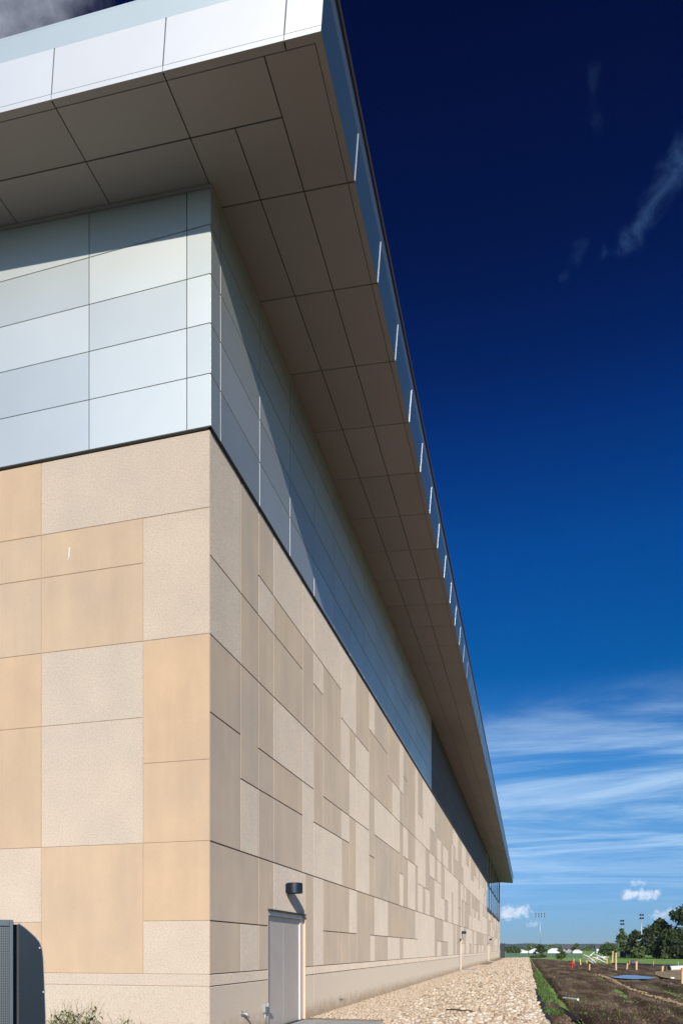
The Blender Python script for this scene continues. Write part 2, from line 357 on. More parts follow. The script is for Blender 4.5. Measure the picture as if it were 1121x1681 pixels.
def panel_cut(mb, O, U, V, N, a0, a1, b0, b1, mat, holes, tint=None, **kw):
    """a panel with door openings taken out of it"""
    if tint is None: tint = random.random()
    rects = [(a0, a1, b0, b1, (1, 1, 1, 1))]
    for (h0, h1, k0, k1) in holes:
        out = []
        for (x0, x1, y0, y1, f) in rects:
            if h1 <= x0 or h0 >= x1 or k1 <= y0 or k0 >= y1: out.append((x0, x1, y0, y1, f)); continue
            if h0 > x0: out.append((x0, h0, y0, y1, (f[0], 0, f[2], f[3])))
            if h1 < x1: out.append((h1, x1, y0, y1, (0, f[1], f[2], f[3])))
            m0, m1 = max(x0, h0), min(x1, h1)
            if k1 < y1: out.append((m0, m1, k1, y1, (f[0] if m0 == x0 else 0, f[1] if m1 == x1 else 0, 0, f[3])))
            if k0 > y0: out.append((m0, m1, y0, k0, (f[0] if m0 == x0 else 0, f[1] if m1 == x1 else 0, f[2], 0)))
        rects = out
    for r in rects: panel(mb, O, U, V, N, *r[:4], mat, tint=tint, flags=r[4], **kw)
VX, VY, VZ = Vector((1, 0, 0)), Vector((0, 1, 0)), Vector((0, 0, 1))
# ------------------------------------------------------------------ the building
XP, YP = -4.60, 9.87            # precast faces
XM, YM = -4.57, 9.84            # metal cladding faces, a little proud
YEND, XEND = 125.0, -34.0
ZB0, ZB1 = .937, 1.119
ZT = 9.285                      # top of the precast under the cladding
PHI = math.atan(.078)
RA = Vector((-math.cos(PHI), 0, math.sin(PHI))); RN = Vector((math.sin(PHI), 0, math.cos(PHI)))
R0 = Vector((-2.44, 8.39, 12.71))
def soffit_z(x): return 12.71 + .078 * (-2.44 - x)
bld = empty('building', (0, 0, 0))
tag(bld, 'long tan precast concrete building with pale metal cladding and a deep overhanging roof', 'building')
DOORS = [(12.37, 14.63), (50.3, 51.9), (88.2, 89.9)]
DZ = 2.21
holes = [(a, b, -.2, DZ) for a, b in DOORS]
# front wall (faces the sun)
mb = MB()
O = Vector((0, YP, 0)); U = VX; V = VZ; N = -VY
fr = [(-7.52, XP, 8.12, ZT, 'rough', .5),
      (-5.71, XP, 6.23, 8.12, 'rough', .8), (-5.71, XP, 4.345, 6.23, 'smooth', .95), (-5.71, XP, 3.124, 4.345, 'smooth', .8), (-5.71, XP, 1.9265, 3.124, 'smooth', .9), (-5.71, XP, ZB1, 1.9265, 'rough', .7),
      (-7.52, -5.71, 7.43, 8.12, 'smooth', .5), (-7.52, -5.71, 6.23, 7.43, 'smooth', .5), (-7.52, -5.71, 5.057, 6.23, 'rough', .1), (-7.52, -5.71, 3.124, 5.057, 'rough', .3), (-7.52, -5.71, ZB1, 3.124, 'smooth', .62),
      (-9.33, -7.52, 8.12, ZT, 'smooth', .75), (-9.33, -7.52, 7.43, 8.12, 'smooth', .4), (-9.33, -7.52, 6.23, 7.43, 'smooth', .3), (-9.33, -7.52, 5.057, 6.23, 'smooth', .85), (-9.33, -7.52, 3.124, 5.057, 'smooth', .7),
      (-9.33, -7.52, 1.9265, 3.124, 'rough', .5), (-9.33, -7.52, ZB1, 1.9265, 'smooth', .5)]
kfr = dict(gap=.009, slope=.006, depth=.009)
for a0, a1, b0, b1, m, t in fr: panel(mb, O, U, V, N, a0, a1, b0, b1, m, tint=.3 + .7 * t, **kfr)
def bands(y0, widths, seed, ztop=ZT):
    """random patchwork of panels between the three long joints; returns cells"""
    r = random.Random(seed); out = []
    cuts = [y0]
    for q in widths: cuts.append(cuts[-1] + q)
    for bi, (zb, zt, opts) in enumerate(((6.23, ztop, (7.411, 8.12)), (3.124, 6.23, (4.345, 5.057)), (ZB1, 3.124, (1.9265, None)))):
        if zt <= zb: continue
        i = 0; n = len(widths); line = r.choice(opts); run = 0
        while i < n:
            j = i + 1
            if r.random() < .22 and j < n: j += 1
            a, b = cuts[i], cuts[j]
            if run <= 0: line = r.choice(opts); run = r.randint(1, 3)
            run -= 1
            zs = [zb] + ([line] if line and zb < line < zt - .1 and r.random() < .85 else []) + [zt]
            ms = r.choice(['rough', 'smooth'])
            for q in range(len(zs) - 1):
                out.append((a, b, zs[q], zs[q + 1], ms, r.random()))
                ms = ms if r.random() < .25 else ('rough' if ms == 'smooth' else 'smooth')
            i = j
    return out
x = -9.33; s_ = 50
while x > XEND:
    for a, b, z0, z1, m, t in bands(0, [1.11, 1.81, 1.81, .7], s_): panel(mb, O, U, V, N, x - b, x - a, z0, z1, m, tint=t, **kfr)
    x -= 5.43; s_ += 1
xl = x
panel(mb, O, U, V, N, xl, XP, ZB0, ZB1, 'rough', flags=(1, 1, 1, 1), **kfr); panel(mb, O, U, V, N, xl, XP, -.1, ZB0, 'base', **kfr)
mb.poly([(-7.02, YP - .001, 7.72), (-7.005, YP - .001, 7.70), (-6.995, YP - .001, 7.86), (-7.012, YP - .001, 7.85)], 'lens_white')
mb.poly([(-7.035, YP - .001, 7.67), (-7.025, YP - .001, 7.665), (-7.015, YP - .001, 7.71), (-7.022, YP - .001, 7.712)], 'lens_white')
mb.build('precast_wall', bld)
# long side wall
mb = MB()
O = Vector((XP, 0, 0)); U = VY; V = VZ; N = VX
S, Q = 'rough', 'smooth'
kside = dict(gapv=.021, slopev=.015, slope=.005)
y = [YP, 11.07, 11.88, 12.65, 14.44, 15.25, 16.02, 17.68, 18.55, 19.3, 21.0, 21.8]
sd = [(y[0], y[1], 7.411, ZT, S), (y[0], y[1], 6.23, 7.411, S), (y[0], y[1], 5.057, 6.23, Q), (y[0], y[1], 3.124, 5.057, Q),
      (y[1], y[2], 7.411, ZT, Q), (y[1], y[2], 6.23, 7.411, Q), (y[1], y[2], 4.33, 6.23, Q), (y[1], y[2], 3.124, 4.33, S),
      (y[2], y[3], 8.12, ZT, Q), (y[2], y[3], 7.411, 8.12, S), (y[2], y[3], 6.23, 7.411, Q), (y[2], y[3], 5.057, 6.23, Q), (y[2], y[3], 4.33, 5.057, Q), (y[2], y[3], 3.124, 4.33, Q),
      (y[3], y[4], 8.12, ZT, S), (y[3], y[4], 7.411, 8.12, Q), (y[3], y[4], 6.23, 7.411, Q), (y[3], y[4], 5.057, 6.23, S), (y[3], y[4], 4.33, 5.057, Q), (y[3], y[4], 3.124, 4.33, Q),
      (y[4], y[5], 8.12, ZT, S), (y[4], y[5], 6.23, 8.12, Q), (y[4], y[5], 5.057, 6.23, S), (y[4], y[5], 3.124, 5.057, S),
      (y[0], y[2], 1.9265, 3.124, Q), (y[2], y[3], 1.9265, 3.124, Q), (y[3], 14.63, 1.9265, 3.124, S), (14.63, y[5], ZB1, 3.124, Q),
      (y[0], y[1], ZB1, 1.9265, Q), (y[1], y[2], ZB1, 1.9265, S), (y[2], y[3], ZB1, 1.9265, Q),
      (y[5], y[7], 8.12, ZT, S), (y[5], y[6], 7.411, 8.12, S), (y[5], y[6], 6.23, 7.411, Q), (y[6], y[7], 6.23, 8.12, Q),
      (y[5], y[6], 4.33, 6.23, Q), (y[6], y[8], 5.057, 6.23, Q), (y[6], 17.72, 4.33, 5.057, Q), (17.72, y[8], 4.33, 5.057, S),
      (y[5], 17.72, 3.124, 4.33, S), (17.72, y[8], 3.124, 4.33, Q),
      (y[7], y[9], 7.411, ZT, S), (y[7], y[8], 6.23, 7.411, S), (y[8], y[9], 6.23, 7.411, Q), (y[8], y[9], 5.057, 6.23, S), (y[8], y[9], 3.124, 5.057, Q),
      (y[9], y[10], 7.411, ZT, Q), (y[9], y[10], 6.23, 7.411, S), (y[9], y[10], 5.057, 6.23, S), (y[9], y[10], 3.124, 5.057, S),
      (y[10], y[11], 8.12, ZT, S), (y[10], y[11], 6.23, 8.12, Q), (y[10], y[11], 4.33, 6.23, Q), (y[10], y[11], 3.124, 4.33, Q),
      (y[5], y[6], ZB1, 3.124, S), (y[6], y[8], 1.9265, 3.124, Q), (y[6], 17.72, ZB1, 1.9265, Q), (17.72, y[8], ZB1, 1.9265, Q),
      (y[8], 19.4, 1.9265, 3.124, S), (y[8], 19.4, ZB1, 1.9265, Q), (19.4, 21.2, ZB1, 3.124, Q), (21.2, y[11], 1.9265, 3.124, Q), (21.2, y[11], ZB1, 1.9265, S)]
for c in sd: panel_cut(mb, O, U, V, N, c[0], c[1], c[2], c[3], c[4], holes, tint=random.random() * .3, **kside)  # side tints held to the grey end, cool skylight put into the colour
yy = y[11]; s_ = 3
WIDTHS = [(1.1, 1.95, .8, 1.55), (.8, 1.6, 2.0, 1.1), (1.8, 1.05, .75, 1.9), (2.2, .9, 1.5, .8)]
while yy < YEND - .1:
    wd = list(WIDTHS[s_ % 4]); k_ = 5.3 / sum(wd); wd = [q * k_ for q in wd]
    lim = ZT if yy < 82 else 6.08
    for a, b, z0, z1, m, t in bands(yy, wd, s_ * 7 + 1, lim):
        if z0 >= 6.23 and a > 85.0: continue
        b = min(b, YEND)
        if a < YEND and b > a: panel_cut(mb, O, U, V, N, a, b, z0, z1 if not (a > 84 and z1 > 6.1) else 6.08, m, holes, tint=t * .3, **kside)
    yy += 5.3; s_ += 1
# fill the strip beside the first window exactly
yy = YP
while yy < YEND:
    nx = min(yy + (5.38 if yy < 12 else 5.3), YEND)
    yy = nx
jy = [YP, 15.25] + [y[11] + 5.3 * i for i in range(0, 20)]; jy = [q for q in jy if q < YEND - 1] + [YEND]
for a, b in zip(jy[:-1], jy[1:]):
    panel_cut(mb, O, U, V, N, a, b, ZB0, ZB1, 'rough', holes); panel_cut(mb, O, U, V, N, a, b, -.1, ZB0, 'base', holes)
for cyy, cz, rr0, a0, a1 in ((17.55, .03, .30, .5, 1.9), (17.75, .05, .26, 1.0, 2.8), (18.1, .06, .2, .2, 1.5)):
    for q in range(9):
        if q % 4 == 3: continue
        p, e = a0 + (a1 - a0) * q / 9, a0 + (a1 - a0) * (q + .8) / 9; w_ = .035 + .03 * random.random()
        mb.poly([(XP + .0008, cyy + rr0 * math.cos(g_), cz + z_ * math.sin(g_)) for g_, z_ in ((p, rr0 * .75), (e, rr0 * .75), (e, rr0 * .75 - w_), (p, rr0 * .75 - w_ * .7))], 'soil_stain')
mb.build('precast_wall', bld)
# bodies behind the facings, roof slab body
mb = MB()
mb.box((xl, YP + .20, -.1), (-20, YEND - .2, 12.9), 'joint_dark')
prev = YP + .016
for a, b in DOORS + [(YEND, YEND)]:
    mb.box((-20, prev, -.1), (XP - .016, min(a, YEND) - .002, DZ + .0), 'joint_dark') if a < YEND else mb.box((-20, prev, -.1), (XP - .016, YEND, DZ), 'joint_dark')
    if a < YEND: mb.box((-20, a - .002, -.1), (XP - .35, b + .002, DZ), 'joint_dark')
    prev = b + .002
mb.box((-20, YP + .016, DZ), (XP - .016, 85.0, 12.9), 'joint_dark')
mb.box((-20, 85.0, DZ), (XP - .016, YEND, 6.07), 'joint_dark')
mb.box((-20, 85.0, 6.07), (XP - .4, YEND, 12.9), 'joint_dark')
mb.box((xl, YP + .016, -.1), (-20, YP + .20, 12.9), 'joint_dark')
mb.box((XP - .38, YEND - .4, 6.08), (XP - .002, YEND, 12.86), 'bronze_cladding')
mb.build('wall_core', bld)
mb = MB(); panel(mb, Vector((0, YEND + .01, 0)), -VX, VZ, VY, -XP, 20, -.1, 12.9, 'smooth'); mb.build('end_wall', bld)
# metal cladding, front
mb = MB(); ZR = [9.306, 10.096, 10.849, 11.584, 12.32]
O = Vector((0, YM, 0)); U = VX; V = VZ; N = -VY
xs = [XM, -4.96]; 
while xs[-1] > xl: xs.append(xs[-1] - 1.67)
kw = dict(gap=.007, depth=.02, slope=.001, floor='joint_dark')
for i in range(len(xs) - 1):
    a0, a1 = xs[i + 1], xs[i]
    for j in range(5):
        z0 = ZR[j]; z1 = ZR[j + 1] if j < 4 else soffit_z(a0) + .03
        if j == 4 and z1 - z0 > 1.1:
            panel(mb, O, U, V, N, a0, a1, z0, 13.05, 'cladding', **kw); z0 = 13.05
        tn = [.9, .75, .25, .95, .35][j] if i == 1 else ([.5, .2, .8, .3, .6][j] if i == 0 else random.random())
        if i == 2: tn = [.5, .2, .95, .1, .8][j]
        panel(mb, O, U, V, N, a0, a1, z0, z1, 'cladding', tint=tn, **kw)
mb.build('metal_cladding', bld)
# metal cladding, side
mb = MB(); O = Vector((XM, 0, 0)); U = VY; N = VX; ZR2 = ZR + [12.90]
ys = [YM, 10.19]
while ys[-1] < 34.5: ys.append(ys[-1] + 1.665)
kw2 = dict(gap=.012, depth=.025, slope=.001, floor='joint_dark')
for i in range(len(ys) - 1):
    for j in range(5): panel(mb, O, U, V, N, ys[i], ys[i + 1], ZR2[j], ZR2[j + 1], 'cladding', **(kw2 if 1 else kw))
ymid = ys[-1]
mb.build('metal_cladding', bld)
mb = MB(); yy = ymid
while yy < 84.9:
    nx = min(yy + 3.33, 85.0)
    for j in range(5): panel(mb, O, U, V, N, yy, nx, ZR2[j], ZR2[j + 1], 'bronze_cladding', **kw)
    yy = nx
mb.poly([(XM, 85.0, 9.29), (XP - .4, 85.0, 9.29), (XP - .4, 85.0, 12.9), (XM, 85.0, 12.9)], 'black_frame')
mb.build('bronze_cladding', bld)
# drip trim at the foot of the cladding
mb = MB()
mb.box((xl, YM + .002, 9.285), (XM - .002, YP + .01, 9.304), 'trim_dark'); mb.box((XP - .01, YM + .002, 9.285), (XM - .002, 85, 9.3035), 'trim_dark')
mb.box((XM - .0015, YM - .006, 9.292), (XM + .008, 85, 9.312), 'trim_dark'); mb.box((xl, YM - .008, 9.292), (XM - .0015, YM + .0015, 9.312), 'trim_dark')
mb.build('drip_trim', bld)
# roof
roofY1 = 125.0; AEND = 26.0; T = 1.02
mb = MB()
def RP(a, yv, n): return tuple(R0 + RA * a + VY * (yv - 8.39) + RN * n)
def rbox(mb, a0, a1, y0, y1, n0, n1, mat):
    i = len(mb.v)
    mb.v += [RP(a0, y0, n0), RP(a1, y0, n0), RP(a1, y1, n0), RP(a0, y1, n0), RP(a0, y0, n1), RP(a1, y0, n1), RP(a1, y1, n1), RP(a0, y1, n1)]
    for q in ((0, 1, 2, 3), (4, 7, 6, 5), (0, 4, 5, 1), (1, 5, 6, 2), (2, 6, 7, 3), (3, 7, 4, 0)):
        mb.f.append(tuple(i + j for j in q)); mb.mi.append(mb.m(mat)); mb.tn.append(.5)
rbox(mb, .022, AEND, 8.412, roofY1 - .02, .022, T - .02, 'joint_dark')
rbox(mb, .03, AEND, 8.402, roofY1, T - .02, T + .012, 'upper_fascia')
roof = mb.build('roof', bld)
# soffit: U along RA, V along Y, normal -RN, depth into the slab
mb = MB(); O = R0 - VY * 8.39; U = RA; V = VY; N = -RN
ks = dict(gap=.009, depth=.02, slope=.001, floor='joint_dark')
C = [0, .10, .775, 1.465, 2.14]
rows = [8.49, 10.16]
while rows[-1] < roofY1 - 2: rows.append(rows[-1] + 1.6475)
rows[-1] = roofY1 - .1; 
nf = dict(ks)
panel(mb, O, U, V, N, C[1], C[2], 8.49, 10.16, 'soffit', **ks)
panel(mb, O, U, V, N, C[2], C[4], 8.49, 9.18, 'soffit', **ks)
panel(mb, O, U, V, N, C[2], C[3], 9.18, 10.16, 'soffit', **ks)
panel(mb, O, U, V, N, C[3], C[4], 9.18, 10.16, 'soffit', **ks)
for i in range(1, len(rows) - 1):
    for j in range(1, 4): panel(mb, O, U, V, N, C[j], C[j + 1], rows[i], rows[i + 1], 'soffit', **ks)
a = C[4]; fx = [0, .48, 2.14]
while a < AEND - .1:
    b = min(a + 1.67, AEND); fx.append(b)
    panel(mb, O, U, V, N, a, b, 8.49, 9.18, 'soffit', **ks); panel(mb, O, U, V, N, a, b, 9.18, YM + .02, 'soffit', **ks); a = b
# edge return strips (mitred at the corner), flush with the panels
def q4(p, m): mb.poly(p, m, .4)
cutsY = [8.39] + rows[1:-1] + [roofY1]
for i in range(len(cutsY) - 1):
    y0 = cutsY[i] + (.009 if i else 0); y1 = cutsY[i + 1] - .009
    q4([RP(0, y0, 0), RP(0, y1, 0), RP(.10, y1, 0), RP(.10, y0 + (.10 if i == 0 else 0), 0)], 'soffit')
for i in range(len(fx) - 1):
    a0 = fx[i] + (.009 if i else 0); a1 = fx[i + 1] - .009
    q4([RP(a0, 8.39, 0), RP(a0 + (.10 if i == 0 else 0), 8.49, 0), RP(a1, 8.49, 0), RP(a1, 8.39, 0)], 'soffit')
soff = mb.build('soffit', bld)
# angle trim where the soffit meets the walls
mb = MB(); rbox(mb, 2.10, 2.14, 9.80, 85, -.022, -.001, 'soffit'); 
rbox(mb, 2.14, AEND, 9.79, 9.835, -.022, -.001, 'soffit'); mb.build('soffit_trim', soff)
# fascia, front
mb = MB(); O = R0.copy(); U = RA; V = RN; N = -VY
kf = dict(gap=.009, depth=.02, slope=.001, floor='joint_dark')
for i in range(len(fx) - 1):
    panel(mb, O, U, V, N, fx[i], fx[i + 1], .0, .075, 'fascia', flags=(1 if i else 0, 1, 0, 1), tint=.9, gap=.005, depth=.02, slope=.001, floor='joint_dark')
    panel(mb, O, U, V, N, fx[i], fx[i + 1], .075, .69, 'fascia', flags=(1 if i else 0, 1, 0, 1), **kf)
panel(mb, O + VY * .012, U, V, N, 0, AEND, .69, 1.01, 'upper_fascia', flags=(0, 1, 1, 1), **kf)
# fascia, long side
O = R0 - VY * 8.39; U = VY; N = Vector((math.cos(PHI), 0, -math.sin(PHI)))
for i in range(len(cutsY) - 1):
    panel(mb, O, U, V, N, cutsY[i], cutsY[i + 1], .0, .69, 'fascia_shade', flags=(1 if i else 0, 1, 0, 1), **kf)
panel(mb, O - N * .012, U, V, N, 8.39, roofY1, .69, .955, 'upper_shade', flags=(0, 1, 1, 1), **kf)
fas = mb.build('fascia', bld)
for yv in [q for q in cutsY[1:-1] if q < 60]:
    mb = MB(); P = lambda yq, n, h: tuple(O + VY * yq + RN * n + N * h); y0, y1, H = yv - .012, yv + .012, .011 * random.uniform(.75, 1.1) * (1 if yv < 19 else max(.12, 1 - (yv - 19) / 14))
    mb.poly([P(y0, .004, H), P(y1, .004, H), P(y1, .675, H), P(y0, .675, H)], 'bright_steel')
    mb.poly([P(y0, .004, 0), P(y0, .004, H), P(y0, .675, H), P(y0, .675, 0)], 'bright_steel')
    mb.poly([P(y1, .004, 0), P(y1, .675, 0), P(y1, .675, H), P(y1, .004, H)], 'bright_steel')
    mb.poly([P(y0, .675, 0), P(y0, .675, H), P(y1, .675, H), P(y1, .675, 0)], 'bright_steel')
    mb.poly([P(y0, .004, H), P(y0, .004, 0), P(y1, .004, 0), P(y1, .004, H)], 'bright_steel')
    mb.build('joint_cover', fas)
mb = MB()
def pbox(y0, y1, n0, n1, h0, h1, m):
    i = len(mb.v); P = lambda yq, n, h: tuple(O + VY * yq + RN * n + N * h)
    mb.v += [P(y0, n0, h0), P(y1, n0, h0), P(y1, n1, h0), P(y0, n1, h0), P(y0, n0, h1), P(y1, n0, h1), P(y1, n1, h1), P(y0, n1, h1)]
    for q in ((0, 3, 2, 1), (4, 5, 6, 7), (0, 1, 5, 4), (1, 2, 6, 5), (2, 3, 7, 6), (3, 0, 4, 7)):
        mb.f.append(tuple(i + j for j in q)); mb.mi.append(mb.m(m)); mb.tn.append(.5)
pbox(8.388, roofY1, .955, 1.035, -.05, .018, 'coping_brown')
mb.build('coping', roof)

# doors
for i, (a, b) in enumerate(DOORS):
    dr = empty('door', (XP, a, 0)); dr.parent = bld
    if i == 0: dr['label'] = 'grey double metal door with a bright sunlit jamb'
    mb = MB(); L = b - a
    # concrete returns
    mb.poly([(0, L, -.05), (0, L, DZ), (-.36, L, DZ), (-.36, L, -.05)], 'jamb_concrete'); mb.poly([(0, 0, -.05), (-.36, 0, -.05), (-.36, 0, DZ), (0, 0, DZ)], 'jamb_concrete')
    mb.poly([(0, 0, DZ), (-.36, 0, DZ), (-.36, L, DZ), (0, L, DZ)], 'jamb_concrete')
    mb.build('reveal', dr)
    mb = MB(); f = .055; gp = .0 
    mb.box((-.14, .0015, 0), (-.012, f, DZ - .002), 'door_frame'); mb.box((-.14, L - f - .16 if i == 0 else L - f - .02, 0), (-.045, L - .0015 , DZ - .002), 'door_frame')
    mb.box((-.14, f, DZ - f - .03), (-.012, L - (f + .16 if i == 0 else f + .02), DZ - .0025), 'door_frame')
    mb.box((-.02, -.03, DZ + .001), (.05, L - .08, DZ + .03), 'trim_dark')
    mb.build('door_frame', dr, bevel=.004)
    e1 = L - f - (.165 if i == 0 else .025); n_ = 2 if i == 0 else 1; s0 = f + .004; wd = (e1 - s0) / n_
    for q in range(n_):
        mb = MB(); mb.box((-.115, s0 + wd * q + .003, .012), (-.075, s0 + wd * (q + 1) - .003, DZ - f - .036), 'door_paint')
        mb.build('door_leaf', dr, bevel=.003)
    mb = MB(); mb.box((-.20, 0.01, -.02), (-.0, L - .01, .010), 'trim_dark'); mb.build('threshold', dr)
    mb = MB(); mb.box((-.36, .01, -.02), (-.15, L - .01, DZ - .005), 'joint_dark'); mb.build('door_back', dr)
# windows at the far end
for i in range(3):
    a = 85.0 + 12.6 * i; b = a + 12.6
    wn = empty('window', (XP, a, 6.08)); wn.parent = bld
    mb = MB(); H = 12.86 - 6.08; L = 12.6
    mb.box((-.12, 0, 0), (-.01, .18, H), 'black_frame'); mb.box((-.12, L - .12, .0), (-.01, L - .002, H), 'black_frame')
    mb.box((-.12, .18, 3.12), (-.01, L - .12, 3.32), 'black_frame'); mb.box((-.12, .18, H - .1), (-.01, L - .12, H), 'black_frame')
    mb.box((-.12, 6.2, .3), (-.01, 6.35, 3.12), 'black_frame'); mb.box((-.12, 6.2, 3.32), (-.01, 6.35, H - .1), 'black_frame')
    mb.box((-.12, .18, 0), (-.01, L - .12, .3), 'black_frame'); mb.build('frame', wn)
    mb = MB(); mb.poly([(-.06, .1, .2), (-.06, L - .1, .2), (-.06, L - .1, H - .05), (-.06, .1, H - .05)], 'glass'); mb.build('pane', wn)
    mb = MB(); mb.box((-.009, .4, .02), (.10, L - 1.6, .30), 'black_frame'); mb.build('sill', wn)

# wall lamps over the doors
def lamp(yc, label):
    r = empty('wall_lamp', (XP, yc, 2.70))
    tag(r, label, 'wall lamp', 'drum lamps over the doors')
    mb = MB(); n = 40; R = .16; cx = .165; h = .10
    ring = [(cx + R * math.cos(2 * PI * q / n), R * math.sin(2 * PI * q / n)) for q in range(n)]
    ri = [(cx + (R - .012) * math.cos(2 * PI * q / n), (R - .012) * math.sin(2 * PI * q / n)) for q in range(n)]
    for q in range(n):
        a, b = ring[q], ring[(q + 1) % n]; c, d = ri[q], ri[(q + 1) % n]
        mb.poly([(*a, -h), (*b, -h), (*b, h - .01), (*a, h - .01)], 'lamp_metal')
        a2 = (cx + (a[0] - cx) * .94, a[1] * .94); b2 = (cx + (b[0] - cx) * .94, b[1] * .94)
        mb.poly([(*a, h - .01), (*b, h - .01), (*b2, h), (*a2, h)], 'lamp_metal')
        mb.poly([(*a, -h), (*c, -h), (*d, -h), (*b, -h)], 'lamp_metal'); mb.poly([(*c, -h), (*c, -h + .03), (*d, -h + .03), (*d, -h)], 'lamp_metal')
    mb.poly([(cx + (a[0] - cx) * .94, a[1] * .94, h) for a in ring], 'lamp_metal')
    o = mb.build('shade', r)
    mb = MB(); mb.poly([(*a, -h + .03) for a in ri][::-1], 'lens_white'); mb.build('lens', r)
    mb = MB(); mb.box((.0, -.07, -.08), (.03, .07, .08), 'lamp_metal'); mb.build('back_plate', r)
    return r
lamp(13.40, 'dark drum shaped wall lamp above the nearest grey double door')
lamp(52.2, 'small dark wall lamp above the second door along the tan wall')
lamp(90.2, 'tiny dark wall lamp farthest down the tan wall, below the windows')
# camera-side fittings near the door
r = empty('hose_tap', (XP, 11.09, .43)); tag(r, 'small grey hose tap on the concrete base left of the door', 'tap')
mb = MB(); mb.tube([(-.01, 0, 0), (.06, 0, 0), (.10, 0, -.01), (.13, 0, -.05)], [.022, .022, .02, .018], 'galvanised', 10); mb.build('spout', r, smooth=True)
mb = MB(); mb.tube([(.0, 0, 0), (.012, 0, 0)], .045, 'galvanised', 14); mb.build('flange', r)
mb = MB(); mb.tube([(.07, 0, .02), (.07, 0, .055)], .009, 'galvanised', 8); mb.tube([(.07, 0, .05), (.07, 0, .06)], .035, 'galvanised', 12); mb.build('handle', r)
r = empty('outlet_box', (XP, 12.13, .44)); tag(r, 'grey weatherproof outlet box with open cover beside the door frame', 'outlet box')
mb = MB(); mb.box((0, -.06, -.085), (.05, .06, .085), 'galvanised'); mb.build('box', r, bevel=.006)
mb = MB(); mb.box((.052, -.055, .02), (.115, .055, .09), 'galvanised'); mb.build('cover', r, bevel=.01)
mb = MB(); mb.tube([(.03, 0, -.08), (.03, .01, -.2), (.02, .02, -.42)], .012, 'galvanised', 8); mb.build('conduit', r, smooth=True)

# ------------------------------------------------------------------ ground
def grid(x0, x1, y0, y1, nx, ny, fz, mat, name, skirt=None):
    X = np.linspace(x0, x1, nx); Y = y0 + (y1 - y0) * np.linspace(0, 1, ny) ** 1.8
    gx, gy = np.meshgrid(X, Y); gz = fz(gx, gy)
    v = np.stack([gx, gy, gz], -1).reshape(-1, 3)
    i = np.arange((ny - 1) * nx).reshape(ny - 1, nx)[:, :-1].ravel()
    f = np.stack([i, i + 1, i + nx + 1, i + nx], -1)
    me = bpy.data.meshes.new(name); me.from_pydata(v.tolist(), [], f.tolist()); me.materials.append(M[mat])
    me.polygons.foreach_set('use_smooth', [True] * len(f)); me.update()
    o = bpy.data.objects.new(name, me); COL.objects.link(o); return o
def vnoise(x, y, s, seed):
    """smooth value noise on arrays"""
    r = np.random.default_rng(seed); tab = r.random((64, 64))
    x = x * s; y = y * s; xi = np.floor(x).astype(int); yi = np.floor(y).astype(int); fx_ = x - xi; fy_ = y - yi
    fx_ = fx_ * fx_ * (3 - 2 * fx_); fy_ = fy_ * fy_ * (3 - 2 * fy_)
    g = lambda a, b: tab[a % 64, b % 64]
    return (g(xi, yi) * (1 - fx_) + g(xi + 1, yi) * fx_) * (1 - fy_) + (g(xi, yi + 1) * (1 - fx_) + g(xi + 1, yi + 1) * fx_) * fy_
mb = MB(); mb.poly([(-2600, -900, -.06), (4200, -900, -.06), (4200, 3300, -.06), (-2600, 3300, -.06)], 'grass')
tag(mb.build('ground'), kind='structure')
plain('bounce_grey', (.085, .095, .11), .9, 0, .15, 2)
mb = MB(); mb.poly([(-60, -60, 0), (-.4, -60, 0), (-.4, 7.6, 0), (-60, 7.6, 0)], 'bounce_grey'); tag(mb.build('bounce_sheet'), kind='structure')  # unseen ground sheet, added to set the bounce light under the eaves
def gedge(y): return .27 + .12 * (vnoise(np.asarray(y) * 1.0, np.asarray(y) * 0, .6, 5) - .5) + .18 * np.clip((16.5 - y) / 3, 0, 1)
RUT = ([14, 15.2, 18.3, 27.8, 96, 130], [1.15, 1.12, .92, .86, .50, .45])
def soilz(x, y):
    n = .055 * (vnoise(x, y, 1.1, 1) - .5) + .05 * (vnoise(x, y, 3.1, 2) - .5) + .03 * (vnoise(x, y, 8, 3) - .5) + .10 * (vnoise(x, y, .25, 4) - .5)
    rx = np.interp(y, *RUT) + .08 * (vnoise(y, y * 0, .8, 9) - .5)
    n = n - .13 * np.exp(-((x - rx) / .10) ** 2) + .07 * np.exp(-((x - rx - .28) / .14) ** 2)
    for off in (2.6, 4.3, 7.5): n = n - .05 * np.exp(-((x - off - .02 * y + .3 * np.sin(y * .12)) / .14) ** 2) + .05 * np.exp(-((x - off - .3 - .02 * y + .3 * np.sin(y * .12)) / .12) ** 2)
    return n + .0
def soilclip(x, y):
    z = soilz(x, y)
    # sink below the lawn beyond the graded area's edge
    lim = np.interp(x, [0, 1.5, 7.8, 12.5, 30], [118, 118, 78, 67, 60]) + 3 * (vnoise(x, y, .3, 12) - .5)
    z = z - .35 * np.clip((y - lim) / 3, 0, 1)
    z = z - .3 * np.clip((gedge(y) + .05 - x) / .25, 0, 1)
    return z
tag(grid(-.3, 30, 2, 125, 520, 620, soilclip, 'soil', 'dirt_field'), kind='structure')
mb = MB(); mb.poly([(XP - .02, 9.2, 0), (.28, 9.2, 0), (.28, 123, 0), (XP - .02, 123, 0)], 'gravel'); tag(mb.build('gravel_base'), kind='structure')
mb = MB()
pts = [(7.0, 44), (8.0, 50), (10.2, 56), (14, 56), (24, 54), (24, 34), (10, 33), (6.9, 36), (6.7, 40)]
mb.poly([(a, b, .055) for a, b in pts], 'sand'); tag(mb.build('sand_path'), kind='structure')
